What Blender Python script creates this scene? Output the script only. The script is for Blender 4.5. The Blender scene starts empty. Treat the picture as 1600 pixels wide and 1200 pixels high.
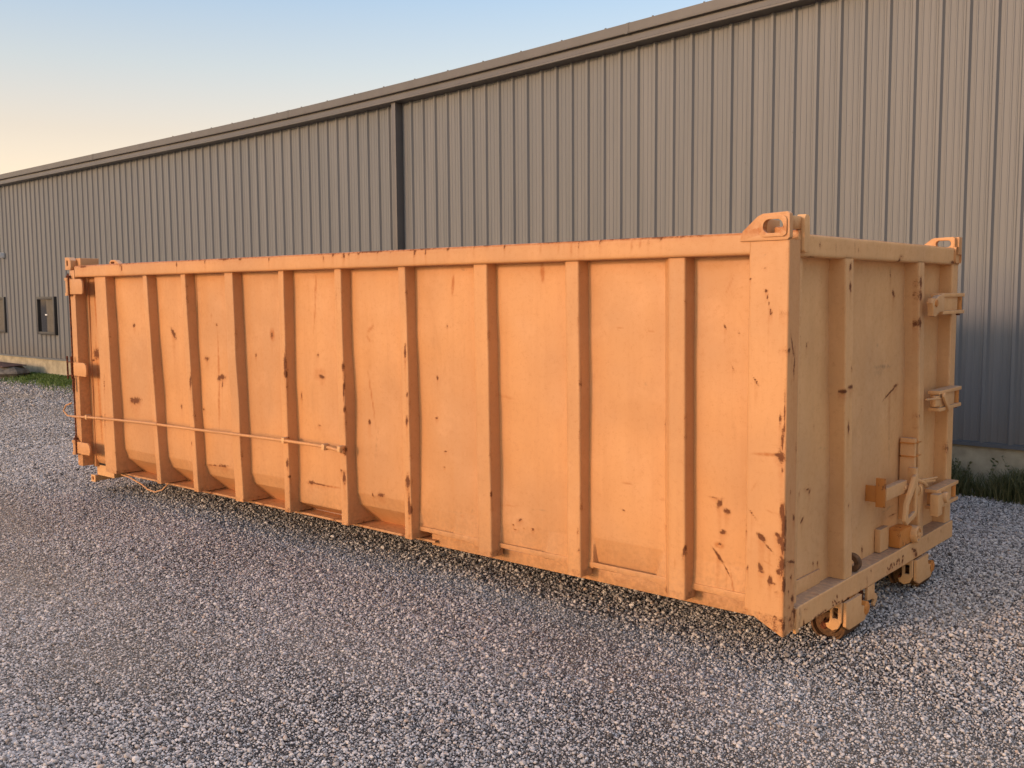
import bpy, bmesh, math, random
import numpy as np
from mathutils import Vector, Matrix, noise as mnoise
random.seed(7); rng = np.random.default_rng(7)
R = math.radians
scene = bpy.context.scene
COL = scene.collection
GZ = -0.165                      # ground height

# ------------------------------------------------------------------ camera
cam_d = bpy.data.cameras.new("camera"); cam = bpy.data.objects.new("camera", cam_d); COL.objects.link(cam)
scene.camera = cam
cam_d.sensor_width = 36.0; cam_d.lens = 35.025; cam_d.clip_end = 2000; cam_d.clip_start = 0.05
yaw, pitch, roll = R(40.578), R(-5.198), R(-0.418)
fw = Vector((-math.sin(yaw)*math.cos(pitch), math.cos(yaw)*math.cos(pitch), math.sin(pitch)))
rt = Vector((math.cos(yaw), math.sin(yaw), 0)); up = rt.cross(fw)
rt2 = math.cos(roll)*rt + math.sin(roll)*up; up2 = -math.sin(roll)*rt + math.cos(roll)*up
m = Matrix((rt2, up2, -fw)).transposed().to_4x4(); m.translation = Vector((1.9353, -4.1358, 1.5718))
cam.matrix_world = m
scene.render.resolution_x = 1024; scene.render.resolution_y = 768

# ------------------------------------------------------------------ light
SUN_EL, SUN_AZ = R(11.0), R(16.0)      # low behind the camera, a little to its left
sd = Vector((-math.sin(SUN_AZ)*math.cos(SUN_EL), -math.cos(SUN_AZ)*math.cos(SUN_EL), math.sin(SUN_EL)))
sl = bpy.data.lights.new("sun", 'SUN'); sun = bpy.data.objects.new("sun", sl); COL.objects.link(sun)
sl.energy = 1.6; sl.angle = R(6.0); sl.color = (1.0, 0.60, 0.40)
sun.rotation_euler = (-sd).to_track_quat('-Z', 'Y').to_euler(); sun.location = sd*30
w = bpy.data.worlds.new("World"); scene.world = w; w.use_nodes = True
wn = w.node_tree; wn.nodes.clear()
sky = wn.nodes.new('ShaderNodeTexSky'); sky.sky_type = 'NISHITA'; sky.sun_disc = False
sky.sun_elevation = SUN_EL; sky.sun_rotation = math.atan2(sd.x, sd.y)
sky.air_density = 1.0; sky.dust_density = 2.0; sky.ozone_density = 1.0
bg = wn.nodes.new('ShaderNodeBackground'); wo = wn.nodes.new('ShaderNodeOutputWorld')
bg.inputs['Strength'].default_value = 0.15
wn.links.new(sky.outputs[0], bg.inputs[0])
# sky colour layer: pale overhead, warm cream low, unseen horizon ring raised as fill
tc = wn.nodes.new('ShaderNodeTexCoord'); sx = wn.nodes.new('ShaderNodeSeparateXYZ'); wn.links.new(tc.outputs['Generated'], sx.inputs[0])
cr = wn.nodes.new('ShaderNodeValToRGB'); wn.links.new(sx.outputs['Z'], cr.inputs[0])
el_ = cr.color_ramp.elements
while len(el_) < 7: el_.new(.5)
for e_, (p_, c_) in zip(el_, [(0, (.95, .58, .34)), (.07, (.85, .53, .31)), (.15, (.58, .385, .245)), (.21, (.42, .375, .33)), (.30, (.20, .30, .44)), (.44, (.14, .265, .50)), (.72, (.22, .26, .38))]): e_.position = p_; e_.color = (*c_, 1)
def wm(op, a, b_=0.0):
    n = wn.nodes.new('ShaderNodeMath'); n.operation = op; n.use_clamp = op == 'MULTIPLY'
    for i, v in enumerate((a, b_)):
        if isinstance(v, bpy.types.NodeSocket): wn.links.new(v, n.inputs[i])
        else: n.inputs[i].default_value = v
    return n.outputs[0]
# unseen sky glow added high over the building side to light the ground
gz = wn.nodes.new('ShaderNodeMapRange'); gz.interpolation_type = 'SMOOTHSTEP'; wn.links.new(sx.outputs['Z'], gz.inputs[0]); gz.inputs[1].default_value = .46; gz.inputs[2].default_value = .74
gf = wm('MULTIPLY', gz.outputs[0], wm('MULTIPLY', wm('MULTIPLY', wm('ADD', sx.outputs['Y'], .10), 1.9), 1.0))
bg3 = wn.nodes.new('ShaderNodeBackground'); bg3.inputs[0].default_value = (1.9, 1.64, 1.50, 1); wn.links.new(gf, bg3.inputs[1])
bg2 = wn.nodes.new('ShaderNodeBackground'); wn.links.new(cr.outputs[0], bg2.inputs[0]); bg2.inputs[1].default_value = 1.0
ads = wn.nodes.new('ShaderNodeAddShader'); wn.links.new(bg.outputs[0], ads.inputs[0]); wn.links.new(bg2.outputs[0], ads.inputs[1]); ad2 = wn.nodes.new('ShaderNodeAddShader'); wn.links.new(ads.outputs[0], ad2.inputs[0]); wn.links.new(bg3.outputs[0], ad2.inputs[1]); wn.links.new(ad2.outputs[0], wo.inputs[0])
vs = scene.view_settings
vs.view_transform = 'Standard'; vs.look = 'None'; vs.exposure = 0.0; vs.gamma = 1.0

# ------------------------------------------------------------------ node helpers
def new_mat(name):
    mt = bpy.data.materials.new(name); mt.use_nodes = True
    nt = mt.node_tree; nt.nodes.clear()
    o = nt.nodes.new('ShaderNodeOutputMaterial'); b = nt.nodes.new('ShaderNodeBsdfPrincipled')
    nt.links.new(b.outputs[0], o.inputs[0])
    return mt, nt, b, o
def nd(nt, t, ins=None, **kw):
    n = nt.nodes.new(t)
    for k, v in kw.items(): setattr(n, k, v)
    if ins:
        for k, v in ins.items():
            if isinstance(v, bpy.types.NodeSocket): nt.links.new(v, n.inputs[k])
            else: n.inputs[k].default_value = v
    return n
def mth(nt, op, a, b=0.0, c=0.0, clamp=False):
    n = nt.nodes.new('ShaderNodeMath'); n.operation = op; n.use_clamp = clamp
    for i, v in enumerate((a, b, c)):
        if isinstance(v, bpy.types.NodeSocket): nt.links.new(v, n.inputs[i])
        else: n.inputs[i].default_value = v
    return n.outputs[0]
def mix(nt, f, a, b, mode='MIX'):
    n = nt.nodes.new('ShaderNodeMix'); n.data_type = 'RGBA'; n.blend_type = mode
    for k, v in (('Factor', f), ('A', a), ('B', b)):
        s = [i for i in n.inputs if i.name == k and (i.type == 'RGBA' if k != 'Factor' else i.type == 'VALUE')][0]
        if isinstance(v, bpy.types.NodeSocket): nt.links.new(v, s)
        else: s.default_value = v if k == 'Factor' else (v[0], v[1], v[2], 1)
    return [o for o in n.outputs if o.type == 'RGBA'][0]
def noise(nt, vec, scale, detail=4, rough=.55, dist=0.0):
    n = nd(nt, 'ShaderNodeTexNoise', {'Scale': scale, 'Detail': detail, 'Roughness': rough, 'Distortion': dist})
    if vec is not None: nt.links.new(vec, n.inputs['Vector'])
    return n.outputs['Fac']
def rmp(nt, v, a, b, lo=0.0, hi=1.0):
    n = nt.nodes.new('ShaderNodeMapRange'); n.interpolation_type = 'SMOOTHSTEP'
    nt.links.new(v, n.inputs[0])
    for i, x in enumerate((a, b, lo, hi)): n.inputs[i+1].default_value = x
    return n.outputs[0]
def geo_pos(nt): return nd(nt, 'ShaderNodeNewGeometry').outputs['Position']
def scaled(nt, vec, s):
    n = nt.nodes.new('ShaderNodeVectorMath'); n.operation = 'MULTIPLY'
    nt.links.new(vec, n.inputs[0]); n.inputs[1].default_value = s
    return n.outputs[0]
def bump(nt, b, h, dist, strength=1.0):
    n = nd(nt, 'ShaderNodeBump', {'Height': h, 'Distance': dist, 'Strength': strength})
    nt.links.new(n.outputs[0], b.inputs['Normal'])

# ------------------------------------------------------------------ materials
def paint_mat(name, base, worn=0.0, grime=.0):
    mt, nt, b, o = new_mat(name)
    P = geo_pos(nt)
    at = nd(nt, 'ShaderNodeAttribute', attribute_name='wear')
    sp = nd(nt, 'ShaderNodeSeparateColor'); nt.links.new(at.outputs['Color'], sp.inputs[0])
    fine = noise(nt, P, 150, 3, .7); mid = noise(nt, P, 38, 4, .65); big = noise(nt, P, 1.3, 3, .5)
    streak = noise(nt, scaled(nt, P, (14, 14, .8)), 1.0, 4, .6)
    c = mix(nt, rmp(nt, big, .32, .68), [x*y for x, y in zip(base, (1.03, 1.02, 1.0))], [x*y for x, y in zip(base, (.87, .88, .94))])
    c = mix(nt, rmp(nt, streak, .42, .75, 0, .42), c, [x*y for x, y in zip(base, (.86, .80, .74))])
    # chalky sun-faded clouds and grime specks
    c = mix(nt, rmp(nt, noise(nt, P, 4.5, 5, .62), .50, .74, 0, .30), c, [min(1, x*1.06+.05) for x in base])
    c = mix(nt, rmp(nt, noise(nt, scaled(nt, P, (7, 7, 2.2)), 1.0, 6, .7), .56, .74, 0, .22), c, [x*y for x, y in zip(base, (.62, .55, .50))])
    if grime:    # settled dust on upward faces
        gn = nd(nt, 'ShaderNodeSeparateXYZ'); nt.links.new(nd(nt, 'ShaderNodeNewGeometry').outputs['True Normal'], gn.inputs[0])
        c = mix(nt, mth(nt, 'MULTIPLY', rmp(nt, gn.outputs['Z'], .75, .97, 0, grime), rmp(nt, mid, .25, .6, .5, 1)), c, (.27, .21, .165))
    # scuffs
    sc = mth(nt, 'MULTIPLY', sp.outputs['Blue'], rmp(nt, mid, .35, .62))
    c = mix(nt, mth(nt, 'MULTIPLY', sc, .6, clamp=True), c, (.16, .10, .06))
    # orange run-off
    stn = mth(nt, 'MULTIPLY', sp.outputs['Green'], rmp(nt, mid, .25, .6, .35, 1))
    c = mix(nt, mth(nt, 'MULTIPLY', stn, .80, clamp=True), c, (.40, .115, .016))
    # random small chips
    vor = nd(nt, 'ShaderNodeTexNoise', {'Scale': 11.0, 'Detail': 8.0, 'Roughness': .78}); nt.links.new(scaled(nt, P, (1, 1, .55)), vor.inputs['Vector'])
    chip = rmp(nt, vor.outputs['Fac'], .735-worn, .765-worn)
    # rust
    rfield = mth(nt, 'ADD', sp.outputs['Red'], mth(nt, 'MULTIPLY', mth(nt, 'SUBTRACT', mth(nt, 'ADD', mth(nt, 'MULTIPLY', fine, .5), mth(nt, 'MULTIPLY', mid, .5)), .5), 2.0))
    halo = rmp(nt, rfield, -.02, .6, 0, .62)
    c = mix(nt, halo, c, (.40, .15, .04))
    rust = mth(nt, 'MAXIMUM', rmp(nt, rfield, .34, .60), mth(nt, 'MULTIPLY', chip, .85))
    rcol = mix(nt, fine, (.06, .020, .009), (.25, .085, .026))
    c = mix(nt, rust, c, rcol)
    nt.links.new(c, b.inputs['Base Color'])
    r = mth(nt, 'ADD', rmp(nt, mid, .2, .8, .40, .58), mth(nt, 'MULTIPLY', rust, .35), clamp=True)
    nt.links.new(r, b.inputs['Roughness'])
    b.inputs['Specular IOR Level'].default_value = .35
    h = mth(nt, 'SUBTRACT', mth(nt, 'MULTIPLY', fine, .25), mth(nt, 'MULTIPLY', rust, .8))
    bump(nt, b, h, .0012, .6)
    return mt
PAINT = paint_mat("tan_orange_paint", (.605, .30, .12))
PAINT_W = paint_mat("worn_tan_paint_fill_lift", (.70, .39, .165), .035, .85)  # base lightened to stand in for weak fill light; also chipped and dusty
PAINT_O = paint_mat("rusty_orange_paint", (.58, .22, .045), .16)

def simple(name, col, rough=.6, metal=0.0, var=.15, scale=20, spec=.5, bmp=.0):
    mt, nt, b, o = new_mat(name); P = geo_pos(nt)
    n = noise(nt, P, scale, 5, .6)
    c = mix(nt, rmp(nt, n, .3, .7), [x*(1-var) for x in col], [min(1, x*(1+var)) for x in col])
    nt.links.new(c, b.inputs['Base Color']); b.inputs['Roughness'].default_value = rough
    b.inputs['Metallic'].default_value = metal; b.inputs['Specular IOR Level'].default_value = spec
    if bmp: bump(nt, b, noise(nt, P, scale*3, 5, .7), bmp)
    return mt
RUST = simple("rust", (.12, .035, .014), .85, 0, .6, 60, .3, .002)
RUSTP = simple("rusty_roller_steel", (.115, .058, .026), .7, 0, .45, 40, .3, .002)
DARK = simple("dark_steel", (.03, .022, .018), .7, 0, .4, 30, .3, .001)
def siding_mat():
    mt, nt, b, o = new_mat("grey_siding"); P = geo_pos(nt)
    st = noise(nt, scaled(nt, P, (9, 9, .35)), 1.0, 5, .6)
    big = noise(nt, P, .35, 3, .5)
    c = mix(nt, rmp(nt, st, .3, .72), (.140, .146, .150), (.180, .181, .181))
    c = mix(nt, rmp(nt, big, .4, .65, 0, .5), c, (.152, .157, .162))
    sep = nd(nt, 'ShaderNodeSeparateXYZ'); nt.links.new(P, sep.inputs[0])
    # splash dirt rising from the ground, broken by noise
    dz = mth(nt, 'ADD', sep.outputs['Z'], mth(nt, 'MULTIPLY', noise(nt, P, 3, 5, .6), -.5))
    c = mix(nt, rmp(nt, dz, -.1, .45, .45, 0), c, (.15, .125, .10))
    spk = noise(nt, P, 26, 2, .5)
    c = mix(nt, rmp(nt, spk, .76, .79, 0, .5), c, (.09, .08, .07))
    nt.links.new(c, b.inputs['Base Color']); b.inputs['Roughness'].default_value = .5
    b.inputs['Specular IOR Level'].default_value = .35
    bump(nt, b, noise(nt, scaled(nt, P, (2, 2, .6)), 1.2, 3, .5), .01, .35)
    return mt
SIDING = siding_mat()
TRIM = simple("grey_brown_trim", (.118, .110, .104), .45, 0, .08, 3, .4)
DKTRIM = simple("dark_downspout", (.085, .09, .095), .4, 0, .1, 5, .4)
CONC = simple("foundation_concrete", (.36, .31, .215), .9, 0, .22, 5, .2, .004)
OLDCONC = simple("weathered_concrete", (.17, .15, .125), .9, 0, .35, 9, .2, .006)
FRAME = simple("window_frame_black", (.035, .033, .032), .4, 0, .1, 9)
RUSTSHEET = simple("rusty_sheet", (.12, .065, .05), .7, 0, .4, 12, .3, .002)
CURTAIN = simple("tan_blind", (.10, .088, .068), .8, 0, .15, 8)
WHITEP = simple("white_plastic", (.7, .7, .68), .4, 0, .05, 8)
mt, nt, b, o = new_mat("window_glass"); b.inputs['Base Color'].default_value = (.012, .012, .013, 1); b.inputs['Roughness'].default_value = .08
nv = noise(nt, geo_pos(nt), 2.0, 2, .5); bump(nt, b, nv, .01, .2); GLASS = mt

def grass_mat(name, a, bb):
    mt, nt, b, o = new_mat(name)
    oi = nd(nt, 'ShaderNodeAttribute', attribute_name='tone')
    c = mix(nt, oi.outputs['Fac'], a, bb)
    nt.links.new(c, b.inputs['Base Color']); b.inputs['Roughness'].default_value = .6
    tr = nd(nt, 'ShaderNodeBsdfTranslucent'); nt.links.new(c, tr.inputs[0])
    ms = nd(nt, 'ShaderNodeMixShader'); ms.inputs[0].default_value = .3
    nt.links.new(b.outputs[0], ms.inputs[1]); nt.links.new(tr.outputs[0], ms.inputs[2]); nt.links.new(ms.outputs[0], o.inputs[0])
    return mt
GRASS = grass_mat("green_grass", (.075, .13, .02), (.18, .25, .06))
WEED = grass_mat("weeds", (.05, .075, .022), (.20, .18, .08))

def stone_color(nt, rnd, rnd2):
    r = nd(nt, 'ShaderNodeValToRGB'); nt.links.new(rnd, r.inputs[0]); r.color_ramp.interpolation = 'LINEAR'
    cols = [(0, (.04, .038, .04)), (.17, (.09, .085, .083)), (.27, (.29, .268, .250)), (.48, (.49, .452, .425)), (.74, (.69, .638, .60)), (.86, (.40, .35, .31)), (.95, (.78, .74, .71)), (1, (.45, .30, .20))]
    e = r.color_ramp.elements
    while len(e) < len(cols): e.new(.5)
    for el, (p_, c_) in zip(e, cols): el.position = p_; el.color = (*c_, 1)
    return mix(nt, mth(nt, 'MULTIPLY', rnd2, .35), r.outputs[0], (.64, .59, .55))
def ground_mat():
    mt, nt, b, o = new_mat("gravel_ground"); P = geo_pos(nt)
    v = nd(nt, 'ShaderNodeTexVoronoi', {'Scale': 48.0, 'Randomness': 1.0}); nt.links.new(P, v.inputs['Vector'])
    ve = nd(nt, 'ShaderNodeTexVoronoi', {'Scale': 150.0}); nt.links.new(P, ve.inputs['Vector'])
    sc = nd(nt, 'ShaderNodeSeparateColor'); nt.links.new(v.outputs['Color'], sc.inputs[0])
    c = stone_color(nt, sc.outputs[0], sc.outputs[1])
    gap = rmp(nt, v.outputs['Distance'], .35, .75)
    c = mix(nt, mth(nt, 'MULTIPLY', gap, .7), c, (.03, .026, .026))
    fa = nd(nt, 'ShaderNodeAttribute', attribute_name='bare')
    c = mix(nt, mth(nt, 'MULTIPLY', fa.outputs['Fac'], .88), c, (.022, .019, .018))
    big = noise(nt, scaled(nt, P, (.35, 1.1, 1)), 1.0, 4, .6)
    dust = mth(nt, 'MULTIPLY', rmp(nt, big, .46, .66), .62)
    c = mix(nt, dust, c, (.34, .285, .23))
    gd = nd(nt, 'ShaderNodeAttribute', attribute_name='dust')
    c = mix(nt, mth(nt, 'MULTIPLY', gd.outputs['Fac'], .9, clamp=True), c, (.36, .30, .235))
    nt.links.new(c, b.inputs['Base Color']); b.inputs['Roughness'].default_value = .88
    b.inputs['Specular IOR Level'].default_value = .2
    h = mth(nt, 'SUBTRACT', mth(nt, 'MULTIPLY', ve.outputs['Distance'], -.25), v.outputs['Distance'])
    bump(nt, b, h, .012, .9)
    return mt
GROUND = ground_mat()
mt, nt, b, o = new_mat("pebble"); oi = nd(nt, 'ShaderNodeObjectInfo'); P = geo_pos(nt)
r2 = mth(nt, 'FRACT', mth(nt, 'MULTIPLY', oi.outputs['Random'], 37.7))
c = stone_color(nt, oi.outputs['Random'], r2)
c = mix(nt, rmp(nt, noise(nt, P, 260, 3, .6), .35, .7, 0, .18), c, (.12, .10, .095))
da = nd(nt, 'ShaderNodeAttribute', attribute_name='dust'); da.attribute_type = 'INSTANCER'
c = mix(nt, mth(nt, 'MULTIPLY', da.outputs['Fac'], .85, clamp=True), c, (.43, .355, .275))
nt.links.new(c, b.inputs['Base Color']); b.inputs['Roughness'].default_value = .8; b.inputs['Specular IOR Level'].default_value = .25
bump(nt, b, noise(nt, P, 400, 2, .6), .001, .5); PEBBLE = mt

# ------------------------------------------------------------------ wear field
PYW = .11
# rib table: x of the right-hand edge (top, bottom), face width, left ramp
RIBS = [(-6.119, -6.068, .185, .0), (-5.459, -5.357, .060, .0), (-4.900, -4.815, .062, .0), (-4.278, -4.226, .100, .0), (-3.675, -3.671, .060, .0),
        (-3.076, -3.052, .066, .0), (-2.475, -2.451, .062, .0), (-1.814, -1.796, .10, .06), (-1.174, -1.162, .085, .07), (-.542, -.528, .09, .08)]
SPOTS=[(0,0.11,-6.47,1.073,17.6,-1.6,0.8,-22.3,0,1),
(0,0.11,-6.54,1.013,23.9,27.3,32.8,-105.2,0,1),
(0,0.11,-5.835,0.702,12.1,-1,2.4,-37.2,0,1),
(0,0.11,-5.897,0.703,23.9,-1.9,3,-46.3,0,1),
(0,0.11,-5.213,1.278,39.6,24.3,4.5,-21,0,1),
(0,0.11,-5.815,1.329,48.5,-3.9,1,-62.9,0,1),
(0,0.11,-4.754,1.095,33,-2,2.2,-58.5,0,0.8),
(0,0.11,-4.608,1.101,107.4,-3.1,0.3,-5.5,1,1.2),
(0,0.11,-4.574,0.962,19.8,-1.2,2.9,-59.2,0,1),
(0,0.11,-4.608,0.951,39.4,-2.3,2.1,-41.3,0,1),
(0,0.11,-4.61,0.786,107,-3.1,0.4,-5.7,1,1.2),
(0,0.11,-4.569,0.91,108.1,-6.4,1.6,-29.6,0,0.8),
(0,0.11,-6.412,1.296,80.5,-7.3,0.4,-22.5,0,1),
(0,0.11,-6.469,1.534,79.8,1.2,0.1,-4.8,1,1.3),
(0,0.11,-6.474,0.864,79.1,1.2,0.2,-3,1,1.3),
(0,0.11,-6.45,0.499,79.1,1.2,0.5,-4.4,1,1.2),
(0,0.11,-4.61,1.356,59.2,-3.6,1.5,-104.3,0,0.7),
(0,0.11,-4.813,0.704,75.9,-4.8,9.4,-134.6,0,1),
(0,0.11,-5.148,0.701,71.8,-4.9,3.4,-49.1,0,0.7),
(0,0.11,-4.682,1.427,78,-4.8,0.7,-83.1,0,0.7),
(0,0.11,-3.922,1.293,38,3.7,1.8,-24.6,1,1.5),
(0,0.11,-3.929,1.293,66.4,6.4,2.7,-36.8,0,0.8),
(0,0.11,-4.127,1.142,84.3,-41.6,-8.7,-69.2,0,1),
(0,0.11,-3.382,1.025,28.4,-30.5,-25.2,-62.1,0,1),
(0,0.11,-3.405,1.041,16.6,-15.1,-7.1,-21.9,1,0.6),
(0,0.11,-3.608,0.881,78.6,-3.3,2.3,-37.6,0,0.8),
(0,0.11,-3.437,1.617,113,-13.9,-0.5,-11.7,1,1.2),
(0,0.11,-3.451,1.446,122,-15,-0.2,-8.3,1,0.9),
(0,0.11,-2.879,1.356,12.8,23.1,64.2,-80.8,1,1),
(0,0.11,-2.906,1.287,17.3,-42.8,-92.1,-78.6,1,0.9),
(0,0.11,-2.918,0.749,86.6,20.5,9.4,-47.5,0,1),
(0,0.11,-2.893,0.896,144.5,26.2,1,-6,1,1),
(0,0.11,-3.419,0.692,43.5,-45.2,-57.4,-153.3,0,1),
(0,0.11,-3.421,1.166,73.5,-2.9,2,-57.8,0,0.6),
(0,0.11,-4.58,0.286,15,-3.1,5.8,-101.2,0,1),
(0,0.11,-4.709,0.277,9.8,-2,10.5,-182,0,0.7),
(0,0.11,-3.525,0.284,28.9,-5.1,4.7,-74.1,0,1),
(0,0.11,-3.435,0.281,9.2,-2.8,1.3,-184.4,0,0.9),
(0,0.11,-3.299,0.28,10.8,-2.7,6.3,-205.1,1,1),
(0,0.11,-2.294,1.07,123.2,-2.4,3.2,-64.7,0,1),
(0,0.11,-2.3,0.825,49.9,41.7,72.6,-149.4,0,1),
(0,0.11,-2.819,0.284,27.7,-4.3,4.6,-68.1,0,1),
(0,0.11,-2.899,0.278,134.6,51.7,17.7,-57.7,0,1),
(0,0.11,-2.842,0.113,40.7,-1.2,11.5,-79.3,2,0.8),
(0,0.11,-2.222,0.63,74.7,-1.4,16.8,-171.5,0,1),
(0,0.11,-2.234,0.531,93,-1.7,18.6,-170.8,0,0.8),
(0,0.11,-2.197,1.38,126.4,-2.3,1.1,-66,0,0.5),
(0,0.11,-1.651,0.291,33.4,34.2,109.3,-159.3,0,1),
(0,0.11,-1.699,0.257,130.3,-1.2,24.8,-168.3,0,1),
(0,0.11,-1.557,0.252,66.7,-52.7,-49.9,-124,0,1),
(0,0.11,-1.68,0.233,41.9,-0.4,36.9,-245.1,0,0.8),
(0,0.11,-1.623,0.246,106.1,-0.9,37.1,-246.8,0,0.7),
(0,0.11,-1.813,0.085,67.6,-0.8,10.9,-66.1,0,1),
(0,0.11,-2.085,0.258,63.8,-1,33.1,-234.7,0,0.6),
(0,0.11,-2.007,0.288,97.4,-1.4,5.2,-37.2,2,0.6),
(0,0.11,-1.983,0.176,177.7,-2.5,2,-13,2,0.5),
(0,0.11,-1.732,0.363,13.1,-1,23,-244.3,1,0.6),
(0,0.11,-1.497,0.37,18.4,-1.3,24.1,-250.9,2,0.7),
(0,0.11,-1.734,0.094,15,-6,-19.7,-230.1,0,0.9),
(0,0.11,-0.662,0.761,93.8,41.6,8.7,-20.8,0,1),
(0,0.11,-0.67,0.788,84.5,27.5,19.8,-59.8,0,1),
(0,0.11,-0.385,0.554,70.3,-32.9,-10.5,-36.3,0,1),
(0,0.11,-0.41,0.579,28.9,-7.9,-31.7,-280.4,0,0.8),
(0,0.11,-0.345,0.522,46,-26.1,-27.1,-69.9,0,1),
(0,0.11,-0.366,0.419,52.9,0.7,12.1,-79.6,0,0.95),
(0,0.11,-0.383,0.351,41.8,-11.2,-6.4,-76.7,1,1.4),
(0,0.11,-0.379,0.357,98,-17.1,-0.1,-156.4,0,1),
(0,0.11,-0.389,0.298,93.5,83.7,16.1,-19.7,0,1),
(0,0.11,-0.343,0.237,204,147.2,13.9,-19.5,0,0.9),
(0,0.11,-0.308,0.164,253.8,53.9,4.2,-12,1,1.1),
(0,0.11,-0.286,0.09,182.7,80.5,26.8,-49.5,0,1),
(0,0.11,-0.671,0.405,39.4,67.3,106.7,-88.6,0,1),
(0,0.11,-0.941,0.446,100.3,0.4,37.1,-269.1,0,1),
(0,0.11,-0.922,0.59,36.4,-7.3,-7.9,-267.2,1,0.9),
(0,0.11,-0.371,1.406,148.1,79.5,26.1,-59.5,0,1),
(0,0.11,-0.693,0.915,237.9,-94.8,-8.6,-36.6,0,0.7),
(0,0.11,-0.62,0.927,54.9,0.5,16.6,-209.1,1,1),
(0,0.11,-2.146,1.624,95.8,-11,-1.1,-17.8,1,1.4),
(0,0.11,-2.062,1.712,32.5,-4.5,-15.2,-179.6,2,0.9),
(0,0.11,-1.48,1.686,74.8,-0.4,-0.4,-20.7,1,1.6),
(0,0.11,-0.968,1.393,41.7,-8.7,-35.4,-273.2,1,0.9),
(0,0.11,-0.348,1.605,245.5,-124.8,-8.1,-19,1,0.8),
(0,0.11,-0.779,1.377,43.5,9.3,43.4,-256.1,1,0.8),
(0,0.11,-0.808,1.111,87.5,0.5,8.3,-154.1,2,0.5),
(0,0.11,-0.709,0.53,53.3,0.4,20,-152.8,1,0.8),
(0,0.11,-1.749,0.988,14.7,-5.2,-18.8,-132.1,1,0.5),
(0,0.11,-3.034,0.393,144.6,-23.2,0.9,-16.7,2,0.5),
(0,0.11,-2.853,0.589,149.5,-15.8,0.5,-8,2,0.4),
(0,0.11,-0.295,1.38,151.4,2.2,4.5,-222.2,0,0.7),
(0,0.11,-0.326,1.213,251.1,106.1,19.3,-51.4,0,0.5),
(0,0.11,-1.062,0.126,121,0.2,46.1,-262.3,0,0.6),
(0,0.11,-0.725,0.076,19.2,-4.3,1.1,-267.2,0,0.7),
(0,0.11,-0.397,0.087,13.3,-3.3,-8.6,-276.9,0,0.7),
(0,0.11,-2.137,0.27,9.6,-1.9,8.2,-230.8,2,0.5),
(0,0.03,-4.968,1.2,100.9,-6.9,0.7,-25.4,0,1),
(0,0.03,-4.869,0.914,93.9,-6.2,0.9,-17,0,1),
(0,0.03,-5.49,1.073,92.5,-7.1,0.9,-24.3,0,0.7),
(0,0.03,-5.471,0.815,92.6,-7.1,1.9,-32.2,0,0.6),
(0,0.03,-3.683,1.095,87.2,-4,0.5,-11.4,0,1),
(0,0.03,-3.679,1.029,63.5,-2.9,1.8,-37.8,0,1),
(0,0.03,-3.642,0.647,87.6,-3.9,1.1,-12.5,0,1),
(0,0.03,-3.685,0.407,69.3,-3.1,3,-27.9,0,1),
(0,0.03,-3.668,0.319,60.4,-2.7,11.2,-96.9,0,1),
(0,0.03,-3.074,1.108,112.3,-3.9,1.5,-34.5,0,1),
(0,0.03,-3.069,0.954,142.9,-5,1,-17.2,0,1),
(0,0.03,-3.065,0.829,130.9,-4.5,3.4,-47.9,0,1),
(0,0.03,-2.485,1.222,98.9,-2.4,0.6,-19.8,0,1),
(0,0.03,-2.474,0.961,136.8,-3.3,3.1,-51.1,0,1),
(0,0.03,-2.478,0.8,88.6,-2.2,2.5,-31.8,0,1),
(0,0.03,-2.479,0.424,50.4,-1.2,2.7,-22.8,0,1),
(0,0.03,-2.474,0.277,98,-2.3,1.7,-12.5,0,1),
(0,0.03,-2.457,0.251,59,-1.4,4.9,-35.8,0,1),
(0,0.03,-3.081,0.378,64.9,-2.2,2.7,-23.6,0,1),
(0,0.03,-3.111,0.425,19.4,-22.2,-49.7,-110.7,0,1),
(0,0.03,-3.061,0.57,52.3,-1.8,5.8,-59.5,0,0.9),
(0,0.03,-1.799,0.431,157.6,-1.9,6.9,-54.1,0,1),
(0,0.03,-1.775,0.242,158.1,-1.9,2.4,-15.9,0,1.2),
(0,0.03,-1.801,0.846,187.3,-2.3,2.7,-34.3,0,0.5),
(0,0.03,-0.534,0.316,129.2,-23.6,0.3,-34.4,0,1),
(0,0.03,-0.544,0.282,139.2,1.3,8.8,-52.2,2,0.8),
(0,0.03,-1.171,0.828,217.7,-0.3,2.2,-24.6,0,0.5),
(0,0.03,-1.176,0.21,169,-0.3,15.9,-96.2,0,0.7),
(0,0.03,-1.178,1.431,219.6,-0.3,0.3,-21.5,0,0.5),
(0,0.03,-5.597,0.335,90.6,-7.1,0.9,-9.5,0,0.5),
(0,0.03,-6.209,0.828,82.5,-7.4,0.7,-13,0,0.6),
(0,0.03,-6.225,0.524,82.2,-7.3,0.9,-11.3,0,0.6),
(0,0.03,-5.974,0.543,85.4,-7.3,2.8,-36.9,0,0.5),
(0,0.03,-4.226,1.67,115.3,-6.4,-0.4,-27.4,0,0.6),
(0,0.03,-4.889,0.438,74.6,-4.9,4.7,-50.2,0,0.7),
(0,0.03,-1.18,0.313,157.9,-0.2,7.3,-48.3,0,0.6),
(0,0.03,-3.122,1.573,142.3,-5.1,-0.1,-24.3,0,0.5),
(0,0.03,-0.583,0.244,250.3,2.2,6.8,-38.9,1,0.8),
(0,0,-0.108,1.576,147.3,2.5,-0.7,-100.4,0,1),
(0,0,-0.095,1.525,287.7,76.8,3.7,-17,0,1),
(0,0,-0.082,1.474,181,3.2,0.7,-87.8,0,1),
(0,0,-0.185,1.628,158.6,2.5,-2.9,-193.4,0,1),
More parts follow.
